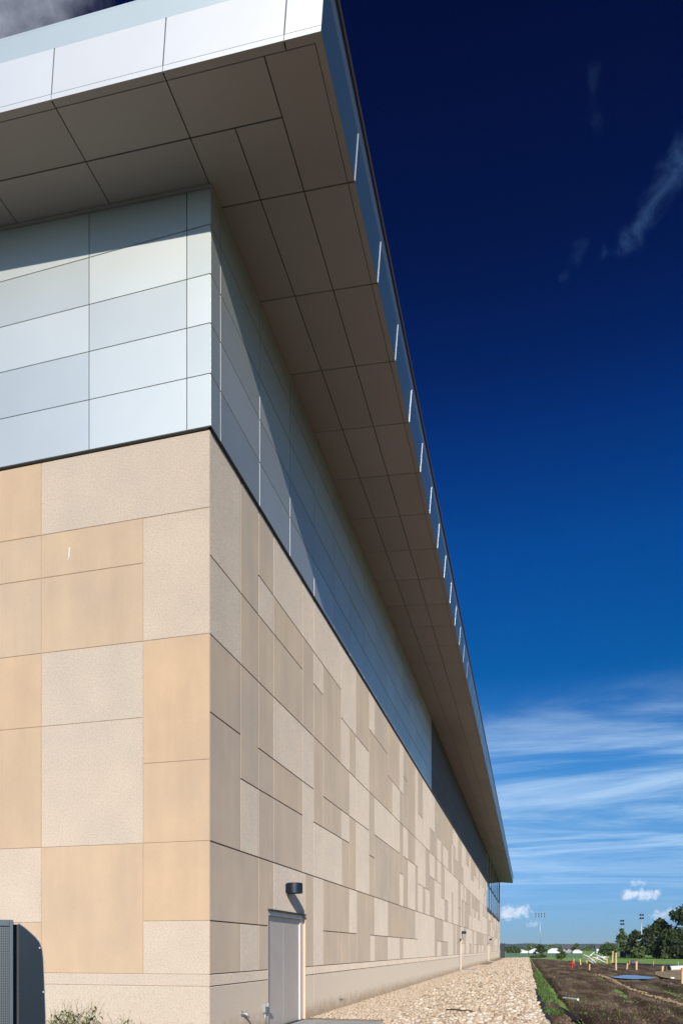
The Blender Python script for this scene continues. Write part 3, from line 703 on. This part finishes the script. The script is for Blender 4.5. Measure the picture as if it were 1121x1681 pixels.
mb = MB(); pts = [(4.1, 39.6), (4.6, 40.5), (5.2, 42.6), (5.8, 42.2), (6.2, 40), (6.15, 38.2), (5.6, 37.2), (4.9, 36.8), (4.4, 37.6)]
mb.poly([(a, b, .062) for a, b in pts], 'puddle'); tag(mb.build('puddle_water'), kind='structure')
mb = MB(); mb.box((XP + .03, 12.2, -.05), (-2.8, 14.5, .012), 'concrete_slab'); mb.box((XP + .03, 50.1, -.05), (-3.1, 52.2, .045), 'concrete_slab'); mb.box((XP + .03, 88, -.05), (-3.1, 90, .045), 'concrete_slab')
tag(mb.build('door_landing', bevel=.008), kind='structure')

# stones
PH = (1 + 5 ** .5) / 2
IV = np.array([(-1, PH, 0), (1, PH, 0), (-1, -PH, 0), (1, -PH, 0), (0, -1, PH), (0, 1, PH), (0, -1, -PH), (0, 1, -PH), (PH, 0, -1), (PH, 0, 1), (-PH, 0, -1), (-PH, 0, 1)]); IV /= np.linalg.norm(IV[0])
IF = np.array([(0, 11, 5), (0, 5, 1), (0, 1, 7), (0, 7, 10), (0, 10, 11), (1, 5, 9), (5, 11, 4), (11, 10, 2), (10, 7, 6), (7, 1, 8), (3, 9, 4), (3, 4, 2), (3, 2, 6), (3, 6, 8), (3, 8, 9), (4, 9, 5), (2, 4, 11), (6, 2, 10), (8, 6, 7), (9, 8, 1)])
def scatter(name, P, size, mat, flat=.65):
    n = len(P)
    V_ = IV[None] * (1 + .35 * (rng.random((n, 12, 1)) - .5)) * (size[:, None, None]) * (np.stack([.8 + .5 * rng.random(n), .7 + .4 * rng.random(n), flat * (.8 + .5 * rng.random(n))], -1)[:, None, :])
    a = rng.random(n) * 2 * PI; ca, sa = np.cos(a)[:, None], np.sin(a)[:, None]
    x, y_ = V_[..., 0] * ca - V_[..., 1] * sa, V_[..., 0] * sa + V_[..., 1] * ca
    tl = (rng.random(n) - .5)[:, None] * 1.0; z = V_[..., 2] * np.cos(tl) + x * np.sin(tl); x = x * np.cos(tl) - V_[..., 2] * np.sin(tl)
    V_ = np.stack([x, y_, z], -1) + P[:, None, :]
    F_ = (IF[None] + 12 * np.arange(n)[:, None, None]).reshape(-1, 3); V_ = V_.reshape(-1, 3)
    me = bpy.data.meshes.new(name); me.vertices.add(len(V_)); me.vertices.foreach_set('co', V_.ravel().astype(np.float32))
    me.loops.add(len(F_) * 3); me.loops.foreach_set('vertex_index', F_.ravel().astype(np.int32))
    me.polygons.add(len(F_)); me.polygons.foreach_set('loop_start', (np.arange(len(F_)) * 3).astype(np.int32)); me.polygons.foreach_set('loop_total', np.full(len(F_), 3, np.int32))
    me.materials.append(M[mat]); me.update(calc_edges=True); me.validate()
    o = bpy.data.objects.new(name, me); COL.objects.link(o); return o
def finelim(y): return np.interp(y, [12, 14.3, 29, 47, 125], [-2.5, -2.6, -3.1, -3.3, -3.6])
ysm = []
def ydist(n, y0, y1, p):
    u = rng.random(n); return (y0 ** (1 - p) + u * (y1 ** (1 - p) - y0 ** (1 - p))) ** (1 / (1 - p))
n = 30000; Y_ = ydist(n, 11, 124, 1.35); X_ = XP + .05 + rng.random(n) * (gedge(Y_) - XP - .05)
lim = finelim(Y_); keep = X_ > lim - .25 * rng.random(n); 
onslab = (X_ < -2.85) & (Y_ > 12.1) & (Y_ < 14.95); keep &= ~onslab
Y1_, X1_ = Y_[keep], X_[keep]; s1 = (.030 + .045 * rng.random(len(X1_)) ** 1.6) * (1 + .25 * np.clip(Y1_ / 60, 0, 1))
hump = .10 * np.clip((X1_ - finelim(Y1_)) / 1.2, 0, 1) * np.clip((gedge(Y1_) - X1_) / .5, .2, 1)
P_ = np.stack([X1_, Y1_, s1 * .3 + hump * rng.random(len(X1_)) ** .5 * .8], -1)
tag(scatter('river_rock', P_, s1, 'stone'), 'bed of loose tan and cream river rock along the wall', 'river rock', kind='stuff')
n = 26000; Y_ = ydist(n, 11, 70, 1.5); X_ = XP + .02 + rng.random(n) * (finelim(Y_) - XP)
keep = ~((X_ < -2.85) & (Y_ > 12.15) & (Y_ < 14.9)); X_, Y_ = X_[keep], Y_[keep]; s2 = .010 + .016 * rng.random(len(X_))
tag(scatter('pea_gravel', np.stack([X_, Y_, s2 * .3], -1), s2, 'stone'), 'band of fine pale gravel against the foot of the wall', 'gravel', kind='stuff')
n = 5200; Y_ = ydist(n, 12, 80, 1.6); X_ = .4 + rng.random(n) * np.minimum(14, .30 * Y_); z_ = soilclip(X_, Y_); s3 = .012 + .035 * rng.random(n) ** 2
tag(scatter('soil_clods', np.stack([X_, Y_, z_ + s3 * .2], -1), s3, 'soil', .8), 'scattered clods of dark soil over the dirt field', 'soil clods', kind='stuff')

n = 1500; Y_ = ydist(n, 13, 46, 1.4); X_ = 3.85 + .15 * np.sin(Y_ * .35) + rng.normal(size=n) * .05; s4 = .012 + .03 * rng.random(n) ** 2
tag(scatter('dry_ridge', np.stack([X_, Y_, soilclip(X_, Y_) + s4 * .3], -1), s4, 'sand', .7), 'pale line of dry clods running lengthwise across the dirt field', 'soil clods', kind='stuff')
# grass tufts at the gravel edge and in the soil
def blades(name, pts, h0, h1, n, mat, spread=.05):
    v = []; f = []
    for (x, y_, z) in pts:
        for _ in range(n):
            a = random.random() * 2 * PI; h = random.uniform(h0, h1); wv = random.uniform(.004, .009) * (1 + y_ / 40); bx, by = x + random.gauss(0, spread), y_ + random.gauss(0, spread)
            lx, ly = math.cos(a) * h * random.uniform(.1, .7), math.sin(a) * h * random.uniform(.1, .7); px2, py2 = -math.sin(a) * wv, math.cos(a) * wv
            i = len(v); v += [(bx - px2, by - py2, z), (bx + px2, by + py2, z), (bx + lx * .4 + px2 * .7, by + ly * .4 + py2 * .7, z + h * .6), (bx + lx * .4 - px2 * .7, by + ly * .4 - py2 * .7, z + h * .6), (bx + lx, by + ly, z + h)]
            f += [(i, i + 1, i + 2, i + 3), (i + 3, i + 2, i + 4)]
    me = bpy.data.meshes.new(name); me.from_pydata(v, [], f); me.materials.append(M[mat]); me.update()
    o = bpy.data.objects.new(name, me); COL.objects.link(o); return o
pts = []
for _ in range(520):
    yv = random.uniform(16.5, 46); wq = .12 + .10 * vnoise(np.array([yv]), np.array([0.]), .7, 20)[0]
    xv = .42 + abs(random.gauss(0, wq)); 
    if vnoise(np.array([xv * 2]), np.array([yv]), .8, 21)[0] > .38: pts.append((xv, yv, float(soilclip(np.array([xv]), np.array([yv]))[0]) - .01))
tag(blades('grass_strip', pts, .04, .13, 26, 'weed_green'), 'strip of green grass and weeds between the rock bed and the dirt', 'grass', kind='stuff')
pts = []
for _ in range(900):
    yv = 13 + 60 * random.random() ** 1.6; xv = .8 + random.random() * min(14, .3 * yv)
    if vnoise(np.array([xv]), np.array([yv]), .55, 22)[0] > .55: pts.append((xv, yv, float(soilclip(np.array([xv]), np.array([yv]))[0]) - .01))
tag(blades('sparse_grass', pts, .02, .07, 8, 'weed_green', .12), 'sparse green sprouts over the dark dirt field', 'grass', kind='stuff')

# ------------------------------------------------------------------ near things
# cabinet at the left edge
u_ = pixdir(66, 1600); ang = math.atan2(u_.y, u_.x) - PI / 2
cab = empty('utility_cabinet', (-3.82 - .0, 5.06, 0), ang + math.radians(1.5))
tag(cab, 'dark blue steel utility cabinet with sloping rounded shoulder and perforated grille', 'cabinet')
pr = [(0, 0), (0, .95), (-.012, 1.28), (-.018, 1.42), (-.026, 1.50), (-.045, 1.555), (-.075, 1.595), (-.115, 1.635), (-.155, 1.672), (-.20, 1.705), (-.20, 0)]
def extr(prof, y0, y1, mat):
    mb = MB(); n = len(prof)
    mb.poly([(x, y0, z) for x, z in prof], mat); mb.poly([(x, y1, z) for x, z in prof][::-1], mat)
    for i in range(n):
        a, b = prof[i], prof[(i + 1) % n]; mb.poly([(a[0], y0, a[1]), (a[0], y1, a[1]), (b[0], y1, b[1]), (b[0], y0, b[1])], mat)
    return mb
extr(pr, 0, .75, 'cabinet_blue').build('side_panel', cab)
mb = MB()
for i in range(len(pr) - 2):
    a, b = pr[i], pr[i + 1]; d = Vector((b[0] - a[0], 0, b[1] - a[1])).normalized(); nn_ = Vector((d.z, 0, -d.x)) * .006
    mb.poly([(a[0] , -.008, a[1]), (a[0] + nn_.x, -.008, a[1] + nn_.z), (b[0] + nn_.x, -.008, b[1] + nn_.z), (b[0], -.008, b[1])], 'cabinet_grey')
    mb.poly([(a[0] + nn_.x, -.008, a[1] + nn_.z), (a[0] + nn_.x, .758, a[1] + nn_.z), (b[0] + nn_.x, .758, b[1] + nn_.z), (b[0] + nn_.x, -.008, b[1] + nn_.z)], 'cabinet_grey')
mb.build('edge_trim', cab)
mb = MB(); mb.box((-.235, .03, 0), (-.201, .72, 1.70), 'joint_dark'); mb.build('shadow_gap', cab)
mb = MB(); mb.box((-.262, -.03, 0), (-.236, .75, 1.735), 'cabinet_grey'); mb.box((-1.2, -.03, 1.685), (-.262, .0, 1.735), 'cabinet_grey'); mb.box((-1.2, -.03, 0), (-.262, .0, .12), 'cabinet_grey'); mb.build('grille_frame', cab, bevel=.003)
mb = MB(); mb.box((-1.2, -.015, .12), (-.2625, -.005, 1.685), 'perf'); mb.build('grille', cab)
mb = MB(); mb.box((-1.2, .05, 0), (-.2625, .74, 1.70), 'cabinet_grey'); mb.build('body', cab)
for zz in (1.51, 1.37): 
    mb = MB(); mb.tube([(.0, -.010, zz - (.0 if zz > 1.4 else .22)), (.0, .0, zz - (.0 if zz > 1.4 else .22))], .007, 'bright_steel', 8); o = mb.build('bolt', cab); o.location.x = -.04 if zz > 1.4 else -.012
# weeds before the front wall
def weed(loc, n, hmax, seed, label, lean=.25):
    r = random.Random(seed); root = empty('weed_clump', loc); tag(root, label, 'weed', 'weeds at the foot of the front wall')
    st = MB(); lf = MB()
    for i in range(n):
        a = r.uniform(0, 2 * PI); h = hmax * r.uniform(.55, 1.0); bx, by = r.gauss(0, .10), r.gauss(0, .08); ln = r.uniform(.05, lean) * h
        pts = [(bx + math.cos(a) * ln * t ** 2, by + math.sin(a) * ln * t ** 2, h * t - .12 * h * t * t) for t in (0, .25, .5, .75, 1)]
        st.tube(pts, [.003, .0026, .002, .0016, .001], 'weed_straw', 4, False)
        for q in range(10):   # seed head of short bristles
            t = .72 + .28 * q / 9; p = Vector(pts[-2]).lerp(Vector(pts[-1]), (t - .72) / .28); b = r.uniform(0, 2 * PI); L = r.uniform(.012, .035)
            e = p + Vector((math.cos(b) * L * .6, math.sin(b) * L * .6, L)); sd_ = Vector((-math.sin(b), math.cos(b), 0)) * .004
            lf.poly([p - sd_, p + sd_, e], 'weed_straw')
        for q in range(r.randint(7, 12)):
            t = r.uniform(.1, .8); k0 = int(t * 4); p = Vector(pts[k0]).lerp(Vector(pts[min(4, k0 + 1)]), t * 4 - k0); b = r.uniform(0, 2 * PI); L = r.uniform(.07, .17); wv = r.uniform(.006, .014)
            d = Vector((math.cos(b), math.sin(b), 0)); s__ = Vector((-math.sin(b), math.cos(b), 0)) * wv
            m1 = p + d * L * .45 + Vector((0, 0, L * .45)); e = p + d * L + Vector((0, 0, L * r.uniform(-.1, .5)))
            lf.poly([p - s__ * .4, p + s__ * .4, m1 + s__, m1 - s__], 'weed_green' if r.random() < .65 else 'weed_straw'); lf.poly([m1 - s__, m1 + s__, e], 'weed_green')
    st.build('stems', root); lf.build('leaves', root)
weed((-6.33, 8.75, 0), 34, .92, 1, 'tall grassy weed clump beside the blue cabinet')
weed((-6.02, 8.9, 0), 30, .94, 2, 'tall weed clump with the highest seed heads, between two others')
weed((-5.42, 8.95, 0), 20, .76, 3, 'small low weed clump nearest the building corner')
# things lying on the rock and soil
mb = MB(); mb.tube([(-1.78, 16.2, .13), (-1.6, 16.12, .15), (-1.42, 15.98, .14), (-1.25, 15.93, .15), (-1.1, 15.85, .12)], [.015, .02, .018, .02, .012], 'rusty', 7)
tag(mb.build('stick', smooth=True), 'dark brown crooked stick lying on the pale rock', 'stick')
mb = MB(); mb.tube([(1.03, 22.2, .05), (1.38, 21.3, .07)], .03, 'white_plastic', 12); tag(mb.build('white_pipe'), 'short white pipe piece lying alone on the near dirt', 'pipe')
def fabric(name, x0, y0, x1, y1, wv, hh, seed, label):
    r = random.Random(seed); mb = MB(); n = 26; rows_ = []
    for i in range(n + 1):
        t = i / n; x, y_ = x0 + (x1 - x0) * t, y0 + (y1 - y0) * t; j = r.uniform(.6, 1.2); z = float(soilclip(np.array([x + .05]), np.array([y_]))[0])
        rows_.append([(x - wv * .5 * j, y_, max(z, 0) + .02), (x - wv * .2, y_ + r.uniform(-.03, .03), max(z, 0) + hh * j), (x + wv * .15, y_, max(z, 0) + hh * .7 * j), (x + wv * .5 * j, y_, z + .012)])
    for i in range(n):
        for q in range(3): mb.poly([rows_[i][q], rows_[i + 1][q], rows_[i + 1][q + 1], rows_[i][q + 1]], 'black_fabric')
    return tag(mb.build(name, smooth=False), label, 'fabric')
fabric('landscape_fabric', .42, 15.2, .30, 27, .16, .07, 3, 'black landscape fabric edge poking out along the rock bed')
fabric('crumpled_fabric', 1.02, 15.2, .80, 18.2, .22, .11, 4, 'crumpled black fabric strip lying in the near furrow')
# field things
hy = empty('fire_hydrant', (3.42, 59.7, .0)); hy.scale = (.8, .8, .85); tag(hy, 'small red fire hydrant standing on the dirt', 'fire hydrant')
mb = MB(); mb.tube([(0, 0, 0), (0, 0, .05), (0, 0, .051), (0, 0, .55), (0, 0, .56), (0, 0, .60), (0, 0, .66), (0, 0, .70)], [.17, .17, .13, .13, .16, .16, .10, .03], 'hydrant_red', 14); mb.build('barrel', hy)
for a, b in (((-.12, 0, .42), (-.22, 0, .42)), ((.12, 0, .42), (.22, 0, .42)), ((0, -.12, .38), (0, -.23, .38))):
    mb = MB(); mb.tube([a, b], .06, 'hydrant_red', 10); mb.build('nozzle', hy)
mb = MB(); mb.tube([(0, 0, .70), (0, 0, .76)], .03, 'hydrant_red', 6); mb.build('operating_nut', hy)
def stake(x, y_, h, wd, label, orange=False, tilt=0):
    s = empty('wooden_stake', (x, y_, -.05)); s.rotation_euler = (tilt, tilt * .5, random.random()); tag(s, label, 'stake', 'wooden survey stakes in the dirt field')
    mb = MB(); mb.box((-wd, -wd * .4, 0), (wd, wd * .4, h * (1 if not orange else .8)), 'stake_wood'); mb.build('post', s)
    if orange: mb = MB(); mb.box((-wd * 1.01, -wd * .42, h * .8 + .001), (wd * 1.01, wd * .42, h), 'orange_paint'); mb.build('painted_top', s)
stake(5.85, 52.1, 1.30, .05, 'tall pale wooden stake standing in front of the white pipe heap')
stake(8.35, 77.5, 1.35, .06, 'wooden stake at the right end of the white pipe heap', tilt=.05)
stake(7.42, 54.0, .70, .055, 'wooden stake standing upright between the pipe heap and the culvert pipe')
stake(7.16, 57.1, .52, .05, 'short leaning wooden stake just right of the tall pale stake', tilt=.16)
stake(8.44, 50.1, .45, .045, 'short wooden stake just left of the pale culvert pipe')
stake(6.48, 33.6, .75, .075, 'thick wooden stake with orange top at the right edge of the field', True)
stake(4.86, 71.3, .62, .05, 'thin wooden stake just right of the red hydrant', tilt=-.14)
stake(4.55, 77.1, .55, .05, 'thin wooden stake just behind the red hydrant', tilt=.08)
stake(9.6, 56.5, .35, .04, 'low wooden stake behind the pale culvert pipe')
stake(4.15, 52.5, .5, .04, 'thin stake standing in the dirt left of the tall pale stake', tilt=.05)
rr = random.Random(5)
for i in range(18):
    cx, cy = 6.6 + rr.uniform(-.8, .9), 75 + rr.uniform(-.6, .6); a = rr.uniform(0, PI); L = rr.uniform(.6, 1.3); ez = rr.uniform(-.7, .7)
    mb = MB(); d = Vector((math.cos(a) * .9, math.sin(a) * .35, ez)) * L * .5; c0 = Vector((0, 0, rr.uniform(.3, .8)))
    mb.tube([c0 - d, c0 + d * .1 + Vector((0, 0, .05)), c0 + d], .035, 'white_plastic', 7)
    o = mb.build('plastic_pipe', loc=(cx, cy, .02), smooth=True); tag(o, 'white plastic pipe length tangled in the heap on the dirt', 'pipe', 'white pipes heaped on the dirt')
mb = MB(); mb.box((-1.0, -.05, .45), (1.0, .05, .55), 'stake_wood'); mb.box((-1.0, -.05, 0), (-.9, .05, .45), 'stake_wood'); mb.box((.9, -.05, 0), (1.0, .05, .45), 'stake_wood')
tag(mb.build('timber_trestle', loc=(6.7, 75.8, 0)), 'low timber trestle carrying the heap of white pipes', 'trestle')
mb = MB(); mb.tube([(9.35, 53.0, .18), (10.5, 54.5, .20)], .17, 'white_plastic', 16, False); mb.tube([(9.36, 53.02, .18), (9.40, 53.07, .18)], .165, 'black_frame', 16)
tag(mb.build('culvert_pipe', smooth=True), 'pale culvert pipe lying on the sand with a dark open end', 'pipe')
mb = MB(); mb.tube([(6.88, 38.2, .03), (6.88, 38.2, .12)], [.10, .11], 'white_plastic', 14); tag(mb.build('white_bucket'), 'small white bucket sitting beside the puddle near the orange stake', 'bucket')
# low blue silt barrier
sb = empty('silt_barrier', (0, 0, 0)); tag(sb, 'low dark blue silt barrier along the far edge of the dirt', 'silt fence')
mb = MB(); P0 = [(7.9, 74.5), (9.2, 71.5), (10.8, 68.5), (12.4, 66.2), (15, 64.5), (22, 63.5)]
for i in range(len(P0) - 1):
    (a, b), (c, d) = P0[i], P0[i + 1]; mb.poly([(a, b, -.05), (c, d, -.05), (c, d, .17), (a, b, .17 + rr.uniform(-.03, .03))], 'silt_blue'); mb.poly([(a, b + .03, -.05), (a, b + .03, .17), (c, d + .03, .17), (c, d + .03, -.05)], 'silt_blue')
mb.build('barrier_cloth', sb)
for a, b in P0[:5]: mb = MB(); mb.box((a - .02, b - .06, -.05), (a + .02, b - .02, .42), 'stake_wood'); mb.build('post', sb)

# ------------------------------------------------------------------ trees
def tree(loc, h, rad, label, leaf='leaf_mid', group='trees beyond the dirt field', n=1500, size=.28, trunk=.22, seed=0, low=.25, name='tree', cone=False):
    r = np.random.default_rng(seed + 100); root = empty(name, loc); tag(root, label, 'tree', group)
    mb = MB(); mb.tube([(0, 0, -.1), (h * .01, 0, h * .3), (-h * .01, h * .01, h * .6), (0, 0, h * .85)], [h * .028, h * .022, h * .013, h * .004], 'bark', 8)
    for i in range(7):
        a = i * 2.4 + seed; z = h * (low + .08 + .07 * i); L = rad * .75
        mb.tube([(0, 0, z), (math.cos(a) * L * .5, math.sin(a) * L * .5, z + h * .08), (math.cos(a) * L, math.sin(a) * L, z + h * .14)], [h * .010, h * .006, h * .002], 'bark', 5, False)
    mb.build('trunk', root, smooth=True)
    nc = 26; cc = []
    for i in range(nc):
        t = r.random(); z = h * (low + (1 - low) * (.04 + .84 * t)); a = r.random() * 2 * PI
        pr_ = (1 - t) if cone else math.sin(PI * (.26 + .64 * t)) 
        q = rad * pr_ * (.35 + .5 * r.random()); cc.append((math.cos(a) * q, math.sin(a) * q, z, rad * (.24 + .20 * r.random()) * (1 if not cone else .35 + pr_ * .6)))
    cc.append((0, 0, h * .93, rad * (.28 if not cone else .12)))
    cc = np.array(cc); ci = r.integers(0, len(cc), n); d = r.normal(size=(n, 3)); d /= np.linalg.norm(d, axis=1)[:, None]
    rr_ = (r.random(n) ** .45)[:, None]; P = cc[ci, :3] + d * rr_ * cc[ci, 3][:, None] * np.array([1.15, 1.15, .85])
    ax = r.normal(size=(n, 3)); ax /= np.linalg.norm(ax, axis=1)[:, None]; bx = np.cross(ax, r.normal(size=(n, 3))); bx /= np.linalg.norm(bx, axis=1)[:, None]
    s = size * (.5 + r.random(n))[:, None]
    v = np.stack([P - ax * s, P - bx * s * .55, P + ax * s, P + bx * s * .55], 1).reshape(-1, 3)
    v[:, 2] = np.maximum(v[:, 2], .02)
    me = bpy.data.meshes.new('crown'); me.from_pydata(v.tolist(), [], np.arange(n * 4).reshape(-1, 4).tolist()); me.materials.append(M[leaf]); me.update()
    o = bpy.data.objects.new('crown', me); COL.objects.link(o); o.parent = root
    return root
tree((24.6, 123, 0), 8.3, 4.5, 'tallest dark broad tree cut off by the right edge of the picture', 'leaf_dark', n=9000, size=.28, seed=1, low=.02)
tree((21.0, 127, 0), 6.4, 2.7, 'dark rounded tree just left of the tallest dark tree', 'leaf_dark', n=6500, size=.25, seed=2, low=.02)
tree((17.9, 132, 0), 4.7, 1.8, 'dark low tree just right of the right hand light mast', 'leaf_dark', n=3200, size=.22, seed=3, low=.02)
tree((30, 122, 0), 8.2, 4.0, 'dark broad tree beyond the right edge of the field', 'leaf_dark', n=3500, size=.3, seed=4, low=.02)
tree((23.4, 121, 0), 4.0, 2.3, 'dark bushy undergrowth tree at the foot of the tallest tree', 'leaf_dark', n=3200, size=.22, seed=16, low=.0)
tree((18.0, 150, 0), 5.7, 1.25, 'tall slim tree behind the left hand light mast', 'leaf_mid', n=1300, size=.2, seed=5, low=.2)
tree((18.6, 142, 0), 3.6, 1.5, 'mid green bushy tree between the two light masts', 'leaf_mid', n=1500, size=.2, seed=6, low=.02)
tree((16.6, 118, 0), 2.7, .95, 'light green young tree below the right hand light mast', 'leaf_light', n=800, size=.13, seed=7, low=.1)
tree((19.2, 112, 0), 1.8, .65, 'small pale green conifer in front of the dark trees', 'leaf_light', n=650, size=.10, seed=8, low=.05, cone=True)
tree((2.05, 131, 0), 2.3, 1.2, 'small dark round tree in front of the white tents', 'leaf_dark', n=1300, size=.15, seed=9, low=.02)
tree((4.75, 110, 0), 1.55, .85, 'small bushy green tree right of the dark round tree', 'leaf_mid', n=900, size=.10, seed=10, low=.02)
tree((17.4, 165, 0), 2.5, 1.7, 'low olive green bush left of the slim tree', 'leaf_mid', n=1000, size=.2, seed=11, low=.02)
tree((16.4, 262, 0), 3.3, 1.9, 'distant round green tree beside the grey roofed house', 'leaf_mid', n=1300, size=.3, seed=12, low=.02)
tree((-3.6, 190, 0), 2.3, 2.0, 'green leafy tree beyond the fence near the building end', 'leaf_mid', n=1400, size=.22, seed=13, low=.02)
tree((1.0, 300, 0), 3.0, 3.6, 'wide pale green tree beyond the fence behind the first tent', 'leaf_light', n=1400, size=.3, seed=14, low=.02)
tree((24.5, 240, 0), 3.2, 3.2, 'broad olive tree beyond the fence left of the masts', 'leaf_mid', n=1500, size=.3, seed=15, low=.02)
# far-off wood as one mass
n = 9000; r = np.random.default_rng(3); X_ = r.uniform(-150, 420, n); Yf = r.uniform(520, 640, n); hh = 2.2 + 1.8 * vnoise(X_, Yf * 0, .05, 30) + 1.6 * vnoise(X_, Yf * 0, .17, 31)
P = np.stack([X_, Yf, hh * r.random(n)], -1); ax = r.normal(size=(n, 3)); ax /= np.linalg.norm(ax, axis=1)[:, None]; bx = np.cross(ax, r.normal(size=(n, 3))); bx /= np.linalg.norm(bx, axis=1)[:, None]; s = (.5 + .8 * r.random(n))[:, None]
v = np.stack([P - ax * s, P - bx * s * .7, P + ax * s, P + bx * s * .7], 1).reshape(-1, 3)
me = bpy.data.meshes.new('far_wood'); me.from_pydata(v.tolist(), [], np.arange(n * 4).reshape(-1, 4).tolist()); me.materials.append(M['leaf_mid']); me.update()
o = bpy.data.objects.new('far_wood', me); COL.objects.link(o); tag(o, 'far-off line of dark trees along the horizon', 'woods', kind='stuff')
# hills
mb = MB(); prev = None
for i in range(161):
    x = -1500 + i * 28.0; z = 10 + 6 * float(vnoise(np.array([x]), np.array([0.]), .004, 40)[0]) + 3.5 * float(vnoise(np.array([x]), np.array([0.]), .02, 41)[0]) + 2.5 * float(vnoise(np.array([x]), np.array([0.]), .09, 42)[0])
    cur = [(x, 2000, -1), (x, 2080, z * .75), (x, 2200, z), (x, 2900, z * .8)]
    if prev:
        for q in range(3): mb.poly([prev[q], cur[q], cur[q + 1], prev[q + 1]], 'hill')
    prev = cur
tag(mb.build('hills', smooth=True), kind='structure')
# fence, tents, houses, masts
fe = empty('mesh_fence', (0, 0, 0)); tag(fe, 'long low green mesh fence between the lawn and the far field', 'fence')
mb = MB(); mb.box((-12, 136, -.05), (9.5, 136.02, .78), 'mesh_green'); mb.build('mesh', fe)
for i in range(9): mb = MB(); mb.tube([(-12 + i * 2.68, 135.95, -.05), (-12 + i * 2.68, 135.95, .9)], .03, 'galvanised', 6); mb.build('post', fe)
def tent(x, y_, wd, h, label):
    t = empty('white_tent', (x, y_, 0)); tag(t, label, 'tent', 'white tents beyond the fence')
    h *= .75; mb = MB(); a = wd / 2; p = [(-a, -2, 0), (a, -2, 0), (a, 2, 0), (-a, 2, 0)]; e = [(q[0], q[1], h * .55) for q in p]
    for i in range(4): mb.poly([p[i], p[(i + 1) % 4], e[(i + 1) % 4], e[i]], 'tent_white')
    mb.build('wall', t)
    mb = MB(); r1, r2 = (-a * .35, 0, h), (a * .35, 0, h); e = [(q[0] * 1.04, q[1] * 1.05, q[2] + .002) for q in e]
    mb.poly([e[0], e[1], r2, r1], 'tent_white'); mb.poly([e[1], e[2], r2], 'tent_white'); mb.poly([e[2], e[3], r1, r2], 'tent_white'); mb.poly([e[3], e[0], r1], 'tent_white'); mb.build('roof', t)
tent(-3.2, 250, 7, 1.9, 'long low white tent closest to the building end')
tent(3.0, 248, 5, 2.3, 'white tent just left of the small dark round tree')
tent(8.6, 250, 4.2, 2.4, 'peaked white tent right of the small dark round tree')
tent(16.2, 255, 3.0, 1.8, 'smallest white tent, beside the grey roofed house')
def house(x, y_, wd, dp, hw, hr, wall, label):
    t = empty('house', (x, y_, 0)); tag(t, label, 'house')
    a, b = wd / 2, dp / 2; mb = MB(); mb.box((-a, -b, -.1), (a, b, hw), wall)
    mb.poly([(-a, -b, hw), (-a, b, hw), (-a, 0, hw + hr)], wall); mb.poly([(a, -b, hw), (a, 0, hw + hr), (a, b, hw)], wall); mb.build('wall', t)
    mb = MB(); o_ = .5
    for s in (-1, 1): mb.poly([(-a - o_, s * (b + o_), hw - .2), (a + o_, s * (b + o_), hw - .2), (a + o_, 0, hw + hr + .1), (-a - o_, 0, hw + hr + .1)], 'roof_shingle')
    mb.build('roof', t)
    for k_ in (-.6, 0, .6): mb = MB(); mb.box((a * k_ - .5, -b - .03, 1), (a * k_ + .5, -b - .005, 2.1), 'window_dark'); mb.build('window', t)
house(18.6, 330, 7.5, 6, 1.9, 1.3, 'house_grey', 'grey house with a low dark roof behind the fence')
house(29.6, 300, 7, 6, 2.0, 1.2, 'house_white', 'white house with a dark roof behind the pipe heap')
def mast(x, y_, h, label, n=6, wd=3.0):
    t = empty('floodlight_mast', (x, y_, 0)); tag(t, label, 'floodlight mast', 'sports field floodlight masts')
    mb = MB(); mb.tube([(0, 0, -.1), (0, 0, h * .5), (0, 0, h)], [.22, .16, .10], 'galvanised', 10); mb.build('pole', t, smooth=True)
    for dz in (.3, 1.6): mb = MB(); mb.box((-wd / 2, -.08, h - dz), (wd / 2, .08, h - dz + .2), 'galvanised'); mb.build('crossarm', t)
    for i in range(n):
        mb = MB(); x0 = -wd / 2 + wd * (i % (n // 2) + .5) / (n // 2); z0 = h - .2 if i < n // 2 else h - 1.5
        mb.tube([(x0, .1, z0 + .35), (x0, -.2, z0 + .2), (x0, -.5, z0)], [.12, .28, .40], 'lamp_metal', 10); mb.build('floodlight', t)
mast(6.5, 400, 20.6, 'floodlight mast standing alone between the small clouds', 8, 6)
mast(35.9, 300, 12.8, 'floodlight mast in front of the slim tree', 4, 1.6)
mast(43, 300, 15.0, 'floodlight mast rising before the dark trees', 4, 1.8)
mb = MB(); mb.box((-.5, -.5, 0), (.5, .5, 1.15), 'dark_panel'); tag(mb.build('storage_bin', loc=(16.9, 140, 0), bevel=.06), 'dark blue storage bin by the slim tree', 'bin')
mb = MB(); mb.tube([(0, 0, 0), (0, 0, .25), (0, 0, .38)], [.7, .5, .1], 'roof_shingle', 12); tag(mb.build('soil_pile', loc=(10.7, 80, 0)), 'small dark pile on the lawn behind the blue silt barrier', 'pile')
mb = MB(); mb.box((-.30, -.06, 0), (.30, .06, 2.5), 'dark_panel'); mb.box((-.34, -.1, 0), (-.27, .1, 2.6), 'lamp_metal'); mb.box((.27, -.1, 0), (.34, .1, 2.6), 'lamp_metal')
tag(mb.build('dark_screen', loc=(-4.2, 128, 0)), 'narrow dark screen panel standing just past the building end', 'screen')

# ------------------------------------------------------------------ air
mb = MB(); mb.box((-2700, -1000, -1.2), (4300, 3400, 36), 'haze')
tag(mb.build('haze'), 'thin pale summer haze over the far fields and hills', 'haze', kind='stuff')
